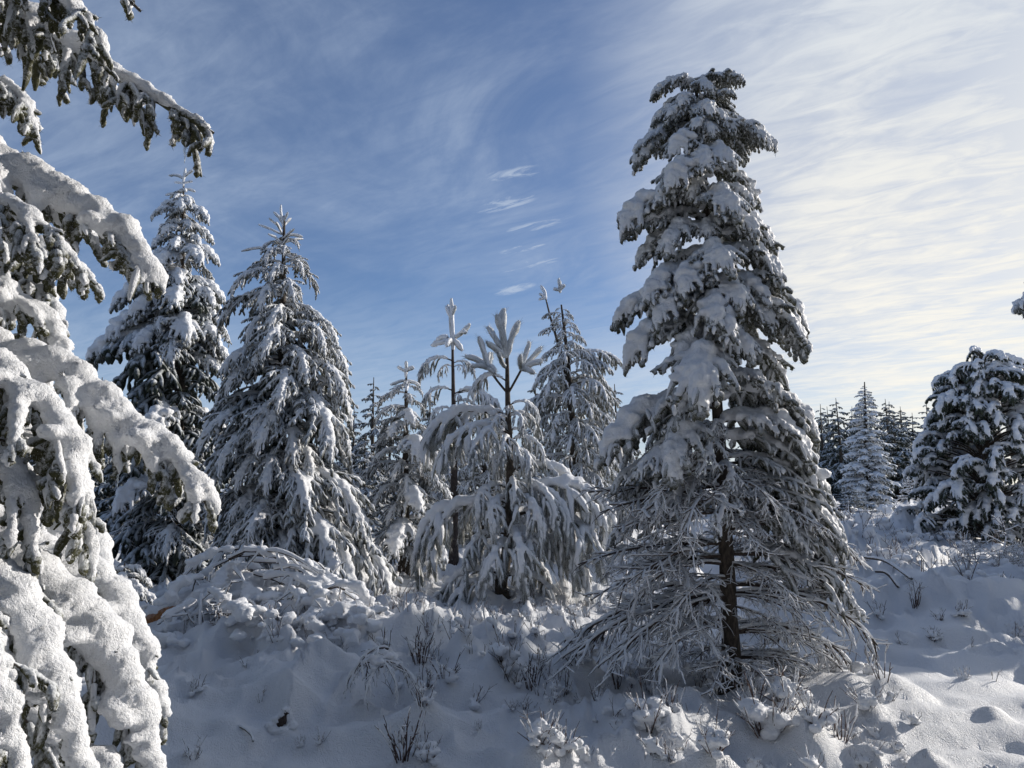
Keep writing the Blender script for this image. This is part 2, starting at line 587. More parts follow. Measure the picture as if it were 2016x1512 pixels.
    if strip:
        # snow lying along each single shoot
        sel = rng.random(len(SP)) < strip
        C, R_ = SP[sel], SR[sel]
        rr = R_ * strip_r * rng.uniform(0.55, 1.25, (len(C), 1)) * rng.uniform(0.8, 1.2, R_.shape)
        away = unit(C[:, -1] - C[:, 0] + UP * 0.6 + rng.normal(size=(len(C), 3)) * 0.02)[:, None, :]
        off = above(unit(np.gradient(C, axis=1))) * 0.8 + away * 0.12 + rng.normal(size=(len(C), 1, 3)) * 0.18
        tubes(g, C + off * (R_ * 0.45 + rr * 0.35)[..., None], rr, sides, 2, rng, rough * 0.8, lump)
    if frost:
        spikes(g, SP, SR * 1.05, frost, 0.006, 0.0016, 2, rng, 0.5)
    if needles:
        spikes(g, SP, SR, needles, nlen, nwid, 0, rng, nfwd)
    mats = (mats or [M_NEED, M_BARK]) + [snowmat or M_SNOW]
    bm = g.mesh('bough', mats)
    sm = None
    if snow > 0:
        v, f = balls(sc_, ss_)
        v, q = voxel(v, f, vox, vsmooth, disp, dscale, int(rng.integers(1, 9999)))
        gs = Geo()
        gs.add(v, q)
        sm = gs.mesh('snow', [snowmat or M_SNOW])
    return dict(b=bm, s=sm, tip=P[-1] - P[0], sp=SP, L=L)


def make_bare(axis, rng, nlat=16, lat=0.4, lang=45, latgrav=0.5, twig=0.12, spacing=0.05, wood=0.012, snow_k=1.3, sub=True, tw=0.0028, mats=None, tgrav=0.7, snow_n=5):
    """a branch without needles, every twig carrying its own line of snow"""
    g, gs = Geo(), Geo()
    P = resample(axis, 22)
    L = np.linalg.norm(np.diff(P, axis=0), axis=1).sum()
    T = unit(np.gradient(P, axis=0))
    rw = wood * L * np.linspace(1.25, 0.3, 22) + 0.002
    tubes(g, P[None], rw[None], 6, 0, rng, 0.08)
    def cap(C, R, mul):
        TT = unit(np.gradient(C, axis=1))
        off = above(TT)
        K = C.shape[1]
        pr = np.interp(np.linspace(0, 1, K), [0, 0.1, 0.9, 1], [0.6, 1, 1.1, 0.45])
        rr = R * mul * pr * rng.uniform(0.75, 1.25, R.shape) * rng.choice((0.25, 0.7, 1.0, 1.5), (len(R), 1), p=(.22, .3, .33, .15))
        tubes(gs, C + off * (R * 0.35 + rr * 0.6)[..., None], rr, 6, 0, rng, 0.1)
    cap(P[None], (rw + 0.004)[None], snow_k * 0.9)
    LC, TC = [], []
    side = 1
    for i in range(nlat):
        t = 0.12 + 0.86 * (i + rng.uniform(0, 1)) / nlat
        k = min(int(t * 21), 20)
        side = -side
        d = unit(rotz(T[k], side * rad(lang + rng.uniform(-18, 18))) + UP * rng.uniform(-0.45, 0.3))
        ll = lat * L * (1.05 - 0.65 * t) * rng.uniform(0.6, 1.25)
        c = curve_from(P[k], d, ll, 8, latgrav * rng.uniform(0.4, 1.5), rng, 0.12)
        LC.append(c)
        m = int(ll / spacing)
        Tc = unit(np.gradient(c, axis=0))
        for j in range(m):
            s = (j + rng.uniform(0, 1)) / m * 0.9 + 0.1
            kk = min(int(s * 7), 6)
            sd = 1 if j % 2 else -1
            dd = unit(rotz(Tc[kk], sd * rad(rng.uniform(25, 65))) + rng.normal(size=3) * 0.3)
            TC.append(curve_from(c[kk], dd, twig * rng.uniform(0.4, 1.3), 6, tgrav * rng.uniform(0.2, 1.6), rng, 0.16))
    LC = np.array(LC)
    lr = np.linspace(1, 0.5, 8)[None] * np.full((len(LC), 1), wood * 0.42 * L + 0.0015)
    tubes(g, LC, lr, 5, 0, rng, 0.1)
    cap(LC, lr + 0.0022, snow_k)
    if TC:
        TC = np.array(TC)
        tr = np.linspace(1, 0.6, 6)[None] * np.full((len(TC), 1), tw)
        tubes(g, TC, tr, 4, 0, rng)
        cap(TC, tr + 0.0022, snow_k * 1.05)
    return dict(b=g.mesh('branch', mats or [M_TWIG]), s=gs.mesh('snow', [M_SNOW]), tip=P[-1], L=L)


# ------------------------------------------------------------------ objects


def props(o, label=None, cat=None, group=None, kind=None):
    for k, v in (('label', label), ('category', cat), ('group', group), ('kind', kind)):
        if v:
            o[k] = v
    return o


def thing(name, loc, label, cat, group=None):
    o = bpy.data.objects.new(name, None)
    o.empty_display_size = 0.2
    COL.objects.link(o)
    o.location = loc
    return props(o, label, cat, group)


def part(name, mesh, parent, loc=(0, 0, 0), rot=(0, 0, 0), scale=1.0):
    o = bpy.data.objects.new(name, mesh)
    COL.objects.link(o)
    if parent:
        o.parent = parent
    o.location = loc
    o.rotation_euler = rot
    o.scale = (scale,) * 3 if isinstance(scale, (int, float)) else scale
    return o


LAST = [None, None]


def place(root, tm, attach, az, s, roll=0.0, name='bough'):
    """one bough (and the snow on it) grown from the trunk of its tree; attach is in world space"""
    loc = np.array(attach) - np.array(root.location)
    b = part(name, tm['b'], root, loc, (roll, 0, az), float(s))
    if tm['s'] is not None:
        part('snow', tm['s'], b)
    LAST[:] = (b, tm)
    return b


def reach(root, axis, tip, tms, rng, drop=None, smin=0.0, smax=9, name='bough'):
    """grow a bough from the trunk so that its tip ends at `tip` (world); drop = wanted fall from root to tip"""
    tip = np.array(tip, float)
    def trunk_at(z):
        zz = np.clip(z, axis[0][2], axis[-1][2])
        return np.array([np.interp(zz, axis[:, 2], axis[:, k]) for k in range(3)])
    c = trunk_at(tip[2])
    D = math.hypot(*(tip - c)[:2])
    best = []
    for tm in tms:
        h = math.hypot(tm['tip'][0], tm['tip'][1])
        s = D / h
        dz = -tm['tip'][2] * s
        want = drop if drop is not None else dz
        best.append((abs(dz - want) + rng.uniform(0, 0.08) * D, s, tm))
    best.sort(key=lambda b: b[0])
    _, s, tm = best[0] if drop is not None else best[int(rng.integers(0, len(best)))]
    s = min(max(s, smin), smax)
    za = tip[2] - tm['tip'][2] * s
    a = trunk_at(za)
    d = tip - a
    az = math.atan2(d[1], d[0]) - math.atan2(tm['tip'][1], tm['tip'][0])
    a[2] = min(za, axis[-1][2])
    return place(root, tm, a, az, s, rng.uniform(-0.22, 0.22), name)


def trunk(root, axis, r0, r1, rng, mat=None, name='trunk', sides=10, n=24):
    P = resample(axis, n)
    g = Geo()
    R = np.linspace(r0, r1, n)
    R[:3] *= (1.35, 1.15, 1.05)
    tubes(g, (P - np.array(root.location))[None], R[None], sides, 0, rng, 0.06)
    return part(name, g.mesh(name, [mat or M_BARK]), root)


def shoot_mesh(name, segs, rng, r=0.03, nlen=0.05, nn=60, mats=None, cap=0.0, bend=0.15, origin=(0, 0, 0), wood=0.008, vox=0.012, sides=7, strip=0.8):
    """upright needle shoots (leaders, candles): list of (start, tip, radius factor)"""
    g = Geo()
    C, R, bc, bs = [], [], [], []
    for a, b, f in segs:
        a, b = np.array(a) - origin, np.array(b) - origin
        m = (a + b) / 2 + rng.normal(size=3) * np.linalg.norm(b - a) * 0.04 - UP * np.linalg.norm(b - a) * bend * (1 - abs(unit(b - a)[2]))* -1
        C.append(resample([a, m, b], 8))
        R.append(r * f * np.interp(np.linspace(0, 1, 8), [0, 0.2, 0.85, 1], [0.55, 0.9, 1.0, 0.45]))
        if cap:
            T = unit(b - a)
            nrm = above(T)
            for t in np.linspace(0.25, 1.0, 9):
                q = resample([a, m, b], 8)[min(7, int(t * 7))]
                rr = cap * f * rng.uniform(0.7, 1.1) * (0.55 + 0.6 * t)
                bc.append(q + nrm * rr * 0.6 + rng.normal(size=3) * rr * 0.2); bs.append((rr, rr, rr * 0.85))
    C, R = np.array(C), np.array(R)
    tubes(g, C, R * 0.75, sides, 0, rng, 0.3)
    tubes(g, C, np.full(R.shape, wood), 5, 1, rng)
    rr = R * strip
    tubes(g, C + above(unit(np.gradient(C, axis=1))) * (R * 0.35)[..., None] + rng.normal(size=(len(C), 1, 3)) * (R * 0.25)[..., None], rr, sides, 2, rng, 0.2)
    spikes(g, C, R * 0.6, nn, nlen, 0.0022, 0, rng, 1.6)
    me = g.mesh(name, (mats or [M_PINE, M_BARK]) + [M_SNOW])
    sm = None
    if cap:
        v, f = balls(bc, bs)
        v, q = voxel(v, f, vox, 1, cap * 0.12, 40)
        gs = Geo(); gs.add(v, q)
        sm = gs.mesh('snow', [M_SNOW])
    return me, sm


# ------------------------------------------------------------------ the ground
MOUNDS = [  # x, y, height, sx, sy
    (-3.05, 8.6, 0.36, 1.35, 0.8), (-2.55, 8.0, 0.26, 1.0, 0.7), (-1.55, 7.3, 0.30, 0.75, 0.65), (-1.1, 7.2, 0.16, 0.35, 0.35), (-2.0, 6.6, 0.14, 0.6, 0.5),
    (-0.35, 6.9, 0.10, 0.4, 0.3), (0.05, 4.6, 0.08, 0.5, 0.35), (0.72, 5.0, 0.14, 0.55, 0.35), (1.65, 6.1, 0.05, 0.9, 0.6), (2.45, 6.1, 0.10, 0.6, 0.45),
    (2.5, 6.9, 0.16, 0.6, 0.4), (4.4, 9.5, 0.25, 1.2, 0.6), (5.6, 9.0, 0.32, 0.9, 0.6), (6.5, 10.6, 0.3, 1.2, 0.8), (3.7, 13.0, 0.25, 1.5, 0.8),
    (0.1, 9.9, 0.12, 0.9, 0.5), (-3.8, 5.0, 0.25, 1.0, 1.2), (-2.3, 2.5, 0.12, 1.0, 0.8), (6.0, 14.0, 0.35, 1.8, 1.0), (3.0, 4.45, 0.13, 0.28, 0.22), (7.5, 17, 0.3, 2.0, 1.0),
    (-0.9, 5.15, 0.10, 0.35, 0.3), (-1.75, 5.6, 0.07, 0.5, 0.4)]
TUFT_BUMPS = []


def gz(x, y):
    x, y = np.asarray(x, float), np.asarray(y, float)
    z = 0.034 * np.clip(y - 5, 0, 36) + 0.006 * np.clip(y - 41, 0, 400)
    for cx, cy, a, sx, sy in MOUNDS:
        z = z + a * np.exp(-((x - cx) / sx) ** 2 - ((y - cy) / sy) ** 2)
    wx = x + 0.35 * (vnoise(x * 0.9, y * 0.9, None, 5) - 0.5)
    wy = y + 0.35 * (vnoise(x * 0.9, y * 0.9, None, 6) - 0.5)
    big = vnoise(wx * 0.45, wy * 0.55, None, 11) - 0.5
    mid = vnoise(wx * 1.15, wy * 1.7, None, 12)
    rid = 1 - np.abs(2 * vnoise(wx * 1.0 + 7, wy * 1.6, None, 13) - 1)
    z = z + 0.16 * big
    # lumpy heather under the snow in the middle and far right, wind-smoothed snow bottom left and right
    rough = np.clip(np.exp(-((x + 0.4) / 2.2) ** 2 - ((y - 7.4) / 2.2) ** 2) * 1.0 + np.exp(-((x - 1.2) / 1.3) ** 2 - ((y - 4.7) / 0.9) ** 2) * 0.7 + np.clip((y - 8.6) / 3, 0, 1) * 0.9 + np.exp(-((x + 1.9) / 1.4) ** 2 - ((y - 7.2) / 1.2) ** 2) * 0.95 + np.exp(-((x - 4.6) / 1.6) ** 2 - ((y - 8.6) / 1.6) ** 2) * 0.6, 0, 1.15)
    smooth = 1 - rough * 0.6
    z = z + smooth * (0.16 * (mid - 0.5) + 0.17 * (rid - 0.5) * np.clip((x + 0.5) / 2.5, 0.45, 1))
    b1 = np.abs(2 * vnoise(wx * 2.6, wy * 2.6, None, 21) - 1)
    b2 = np.abs(2 * vnoise(wx * 5.8 + 3, wy * 5.8, None, 22) - 1)
    b3 = vnoise(x * 14, y * 14, None, 23)
    dim = vnoise(wx * 2.1 + 3, wy * 2.9, None, 31)
    z = z + smooth * 0.085 * (np.abs(2 * dim - 1) - 0.5) * np.clip((x + 1.2) / 2.5, 0.6, 1)
    z = z + rough * (0.30 * (0.5 - b1) + 0.16 * (0.5 - b2) + 0.045 * (b3 - 0.5)) + 0.012 * (vnoise(x * 6, y * 6, None, 24) - 0.5)
    for cx, cy, a, s in TUFT_BUMPS:
        z = z + a * np.exp(-((x - cx) ** 2 + (y - cy) ** 2) / (s * s))
    return z


def gz1(x, y):
    return float(gz(np.array([x]), np.array([y]))[0])


def ground_hit(px, py):
    """where the line of sight through a pixel meets the snow"""
    d = ray(px, py)
    Y = np.linspace(2.0, 60, 3000)
    t = Y / d.y
    X, Z = d.x * t, CAM_Z + d.z * t
    below = np.nonzero(Z <= gz(X, Y))[0]
    i = below[0] if len(below) else 2999
    return float(X[i]), float(Y[i]), gz1(X[i], Y[i])


TUFTS = [  # pixel of the foot, height in pixels, kind, label
    (822, 1329, 80, 0, 'tall dark heather tuft beside the snow draped bent branch'),
    (875, 1358, 62, 1, 'heather tuft fanning open, just right of the tallest dark tuft'),
    (838, 1376, 48, 2, 'low heather tuft with snow in its fork, below the tallest dark tuft'),
    (831, 1424, 62, 3, 'heather tuft with a curled twig on the open snow slope'),
    (789, 1498, 95, 0, 'thin heather tuft with one long straight stalk at the bottom edge'),
    (828, 1474, 50, 4, 'small two stemmed heather sprig above the bottom edge tuft'),
    (840, 1510, 50, 5, 'domed heather tuft cut by the bottom edge of the slope'),
    (950, 1414, 28, 4, 'pair of tiny dark sprigs under a small snow cap on the slope'),
    (941, 1438, 20, 2, 'tiny single sprig alone on the smooth blue slope'),
    (1010, 1424, 24, 1, 'stubby sprig, left one of two in the shaded hollow'),
    (1032, 1421, 24, 3, 'stubby sprig, right one of two in the shaded hollow'),
    (992, 1340, 62, 5, 'dense heather tuft below the three bent grass stalks'),
    (1044, 1357, 75, 0, 'tall heather tuft leaning right in the shaded dip'),
    (1016, 1362, 52, 1, 'slanting thin heather tuft between two dense ones in the dip'),
    (1062, 1384, 50, 4, 'lone thin twig standing at the edge of the shaded dip'),
    (1105, 1394, 58, 2, 'heather tuft with dark stems on top of the small snow hump'),
    (1088, 1420, 44, 3, 'feathery heather tuft at the foot of the small snow hump'),
    (1140, 1402, 22, 5, 'short stiff sprig on the crest of the snow hump'),
    (1176, 1408, 40, 1, 'dark twigs in the snow hollow left of the bare spruce'),
    (1063, 1495, 72, 5, 'large snow clogged heather clump at the bottom centre'),
    (1110, 1500, 62, 2, 'upright heather tuft behind the sunlit patch at the bottom'),
    (1278, 1464, 80, 5, 'sunlit heather tuft with many frosted stems on a snow knob'),
    (1343, 1473, 34, 4, 'short dark twigs under a snow lump beside the sunlit tuft'),
    (1317, 1503, 40, 2, 'snow swallowed twigs below the sunlit tuft'),
    (1504, 1479, 95, 5, 'biggest frosted heather bush in front of the bare spruce'),
    (1605, 1455, 70, 2, 'snowy heather bush at the tip of the drooping right branches'),
    (1652, 1458, 75, 0, 'dark stemmed heather bush at the right end of the snow hump'),
    (1709, 1414, 50, 3, 'frosted sprig with curled shoots on the smooth right slope'),
    (1409, 1508, 62, 5, 'snowy heather bush on the bottom edge below the trunk'),
    (1322, 1405, 62, 0, 'tall thin twigs in the shade under the bare spruce'),
    (1480, 1412, 72, 1, 'forked shoot standing just right of the spruce foot'),
    (1546, 1424, 80, 5, 'dense dark twigs under the lowest right branches'),
    (1680, 1497, 25, 4, 'two tiny sunlit sprigs on the bottom right snow'),
    (384, 1374, 36, 2, 'dark twigs poking from under a snow cap on the left slope'),
    (513, 1406, 32, 4, 'little dark stubs left of the stump'),
    (632, 1464, 28, 1, 'short dark tuft, right one of two below the stump'),
    (592, 1471, 22, 2, 'short dark tuft, left one of two below the stump'),
    (381, 1502, 42, 3, 'dark twigs under snow beside the left spruce boughs'),
    (745, 1292, 55, 4, 'single tall stalk on top of the snow mound'),
    (1731, 1214, 34, 1, 'small grassy tuft on the sunlit path behind the spruce'),
    (1838, 1268, 26, 5, 'dark tuft tucked under the first snow ripple on the right'),
    (1892, 1222, 32, 2, 'dark twigs in the round snow hollow on the right'),
    (1850, 1225, 26, 3, 'dark twigs under the snow knob left of the round hollow'),
    (1912, 1272, 22, 4, 'tiny dark tuft right of the first snow ripple'),
    (2000, 1252, 28, 1, 'dark tuft under the snow hump at the right edge'),
    (1800, 1192, 44, 0, 'long slanted twig tuft beside the fallen pole'),
    (1820, 1493, 12, 4, 'tiny bud like sprig on the bottom right snow field'),
    (1900, 1340, 24, 2, 'frosted leaf like sprig on the right snow crest'),
    (1957, 1340, 26, 4, 'single frosted stalk on the right snow crest'),
    (1150, 1330, 66, 5, 'dense heather tuft under the left branch ends of the bare spruce'),
    (1215, 1360, 60, 0, 'slanting heather tuft in the shade of the low left branches'),
]
_pos = []
for px, py, h, k, lab in TUFTS:
    _pos.append(ground_hit(px, py))
RNG0 = np.random.default_rng(5)
for (x, y, z), (px, py, h, k, lab) in zip(_pos, TUFTS):
    if k in (2, 5, 3):
        hh = h / FPX * y
        TUFT_BUMPS.append((x - 0.04, y + 0.03, min(0.10, hh * 0.42), hh * 0.55))
for _ in range(150):       # snow lumps over unseen heather
    x, y = RNG0.normal(-0.2, 1.9), RNG0.normal(7.2, 1.7)
    if y > 5.2:
        TUFT_BUMPS.append((x, y, RNG0.uniform(0.03, 0.10), RNG0.uniform(0.10, 0.26)))
for _ in range(46):
    x, y = RNG0.uniform(-3.2, -.2), RNG0.uniform(4.9, 7.4)
    TUFT_BUMPS.append((x, y, RNG0.uniform(0.03, 0.10), RNG0.uniform(0.10, 0.24)))
for _ in range(120):
    x, y = RNG0.uniform(1.5, 9), RNG0.uniform(9, 20)
    TUFT_BUMPS.append((x, y, RNG0.uniform(0.06, 0.22), RNG0.uniform(0.15, 0.5)))


def build_ground():
    r = [0.6]
    while r[-1] < 900:
        r.append(r[-1] * (1.0115 if 3.5 < r[-1] < 26 else 1.03))
    r = np.array(r)
    th = np.concatenate([np.linspace(-180, -46, 60, endpoint=False), np.linspace(-46, 46, 520, endpoint=False), np.linspace(46, 180, 60, endpoint=False)])
    R, A = np.meshgrid(r, np.radians(th), indexing='ij')
    X, Y = R * np.sin(A), R * np.cos(A)
    Z = gz(X.ravel(), Y.ravel()).reshape(X.shape)
    v = np.stack([X, Y, Z], -1).reshape(-1, 3)
    n, m = X.shape
    i = np.arange(n * m).reshape(n, m)
    q = np.stack([i[:-1], np.roll(i, -1, 1)[:-1], np.roll(i, -1, 1)[1:], i[1:]], -1)[..., ::-1]
    g = Geo()
    g.add(v, q)
    c = len(v)
    g.add([(0, 0, gz1(0, 0.01))])
    g.add(np.zeros((0, 3)), None, None)
    g.t.append((np.array([[n * m, i[0, k], i[0, (k + 1) % m]] for k in range(m)])[:, ::-1], 0))
    o = part('snow_ground', g.mesh('snow_ground', [M_GROUND]), None)
    props(o, 'snow covered heath ground with soft ripples and lumps', None, None, 'structure')


# ------------------------------------------------------------------ bough templates (shared mesh data)
def spruce_set(n, seed, a1=(-65, -35), a0=(5, 25), **kw):
    out = []
    for i in range(n):
        rng = np.random.default_rng(seed + i)
        ax = arch_axis(1.0, rad(rng.uniform(*a0)), rad(a1[0] + (a1[1] - a1[0]) * (i + 0.5) / n), 1.15, rng)
        out.append(make_bough(ax, rng, **kw))
    return out


SPRUCE = spruce_set(7, 100, a1=(-88, -25), nlat=19, lat=0.40, latgrav=1.1, snow=0.060, vox=0.018, shoot=0.095, shoot_r=0.021, sgrav=1.4, spacing=0.033, hang=34, hang_len=0.15, strip=0.5, strip_r=0.8, needles=14, nlen=0.018, nwid=0.002, webs=0.2, cover=0.7, lump=(0.9, 45), rough=0.12, frost=14, disp=0.009, dscale=30, K=5, jit=(0.5, 1.3))
FEATHER = spruce_set(7, 200, a1=(-85, -35), a0=(0, 25), nlat=18, lat=0.38, lang=48, snow=0.029, vox=0.0150, shoot=0.10, shoot_r=0.0125, spacing=0.030, hang=16, hang_len=0.15, needles=8, nlen=0.014, nwid=0.0016, cover=0.6, webs=0.08, strip=0.72, strip_r=0.85, lump=(0.8, 55), rough=0.1, frost=8, K=5, sides=5, disp=0.007, dscale=34, jit=(0.5, 1.3))
SPARSE = spruce_set(4, 260, a1=(-75, -30), a0=(0, 20), nlat=17, lat=0.38, lang=46, latgrav=0.8, snow=0.030, vox=0.016, shoot=0.10, shoot_r=0.014, spacing=0.036, hang=5, hang_len=0.12, needles=8, nlen=0.014, nwid=0.0016, cover=0.45, webs=0.0, strip=0.75, strip_r=0.85, lump=(0.8, 50), frost=8, K=5, sides=5, bare=0.5, skip=0.45, t0=0.22, jit=(0.3, 1.2), wood=0.012)
PINE = spruce_set(6, 300, a1=(-98, -55), a0=(15, 45), nlat=8, lat=0.40, lang=46, latgrav=1.5, snow=0.032, vox=0.015, shoot=0.28, shoot_r=0.020, spacing=0.13, sgrav=2.5, hang=4, hang_len=0.34, needles=90, nlen=0.070, nwid=0.0020, nfwd=2.2, cover=0.75, webs=0.0, t0=0.32, bare=0.28, mats=[M_PINE, M_BARK], wood=0.013, sflat=0.9, skip=0.2, strip=0.8, strip_r=1.15, lump=(0.9, 36), rough=0.12, frost=20, jit=(0.5, 1.3))
BUSH = spruce_set(6, 400, a1=(-95, -45), a0=(20, 50), nlat=12, lat=0.40, lang=60, latgrav=1.5, snow=0.060, vox=0.020, shoot=0.11, shoot_r=0.026, spacing=0.06, sgrav=1.8, hang=18, hang_len=0.18, needles=26, nlen=0.04, nwid=0.0025, cover=0.55, webs=0.05, t0=0.2, mats=[M_DARKN, M_BARK], strip=0.2, lump=(0.8, 34), rough=0.1, K=5, disp=0.009, jit=(0.5, 1.3))
FROSTY = spruce_set(6, 500, a1=(-80, -20), a0=(15, 45), nlat=12, lat=0.42, lang=50, latgrav=1.4, snow=0.024, vox=0.015, shoot=0.10, shoot_r=0.018, spacing=0.055, sgrav=2.0, hang=8, hang_len=0.16, needles=26, nlen=0.032, nwid=0.0018, cover=0.6, webs=0.05, t0=0.3, mats=[M_PINE, M_BARK], strip=0.75, lump=(0.9, 40), rough=0.1, frost=14, K=5, sides=5, jit=(0.5, 1.3))
BARE = []
for i in range(8):
    rng = np.random.default_rng(600 + i)
    ax = arch_axis(1.0, rad(rng.uniform(-5, 20)), rad(-5 - 7 * i), 1.2, rng)
    BARE.append(make_bare(ax, rng, nlat=18, lat=0.38, latgrav=0.35, lang=42, spacing=0.032, twig=0.11, tgrav=0.35, snow_k=1.0, tw=0.0022))



# ------------------------------------------------------------------ trees
def axis_px(pts, Y, dy=None):
    return np.array([at(p[0], p[1], Y) for p in pts])[::-1] if pts[0][1] < pts[-1][1] else np.array([at(p[0], p[1], Y) for p in pts])


def foot(px, py_foot, Y):
    p = at(px, py_foot, Y)
    return np.array((p[0], Y, gz1(p[0], Y)))


def profile_tree(root, axis, rows, n, tms, rng, drop=0.35, zlo=None, inner=0.35, zpow=1.0, name='bough', jit=(0.78, 1.05), depth=0.9, smax=2.2):
    """rows: (z, left radius, right radius) of the crown's outline; tips are spread over it by the golden angle"""
    rows = sorted(rows)
    z = np.array([r[0] for r in rows]); rl = np.array([r[1] for r in rows]); rr = np.array([r[2] for r in rows])
    for i in range(n):
        f = ((i + 0.5) / n) ** zpow
        zt = z[0] + (z[-1] - z[0]) * f
        az = i * 2.39996 + rng.uniform(-0.3, 0.3)
        a, b = np.interp(zt, z, rl), np.interp(zt, z, rr)
        side = b if math.cos(az) > 0 else a
        r = math.hypot(math.cos(az) * side, math.sin(az) * (a + b) / 2 * depth)
        r *= rng.uniform(*jit) * (inner + (1 - inner) * rng.random() if rng.random() < 0.25 else 1)
        c = np.array([np.interp(zt, axis[:, 2], axis[:, k]) for k in range(2)])
        tip = (c[0] + r * math.cos(az), c[1] + r * math.sin(az), zt)
        reach(root, axis, tip, tms, rng, drop * r if drop is not None else None, smax=smax, name=name)


def rows_px(rows, Y, cx):
    out = []
    for py, xl, xr in rows:
        c = at(cx(py), py, Y)
        out.append((c[2], c[0] - at(xl, py, Y)[0], at(xr, py, Y)[0] - c[0]))
    return out


def icicles(bough_obj, pts, rng, l=0.09):
    g = Geo()
    for p in pts:
        ln = l * rng.uniform(0.5, 1.3)
        P = np.stack([p + np.array((0, 0, -ln * t)) + rng.normal(size=3) * 0.002 for t in np.linspace(0, 1, 6)])[None]
        tubes(g, P, (0.0075 * np.linspace(1, 0.25, 6))[None] * l / 0.09, 6, 0, rng, 0.12)
    return g.mesh('icicle', [M_ICE])


def add_icicle(bo, tm, rng, ln, s=1.0):
    # hangs from the end of one of the lower shoots of a bough
    ends = tm['sp'][:, -1]
    o = np.argsort(ends[:, 2])[:max(6, len(ends) // 5)]
    p = ends[int(rng.choice(o))]
    part('icicle', icicles(None, [np.zeros(3)], rng, ln), bo, p + (0, 0, .012), (0, 0, 0), 1.0 / s)


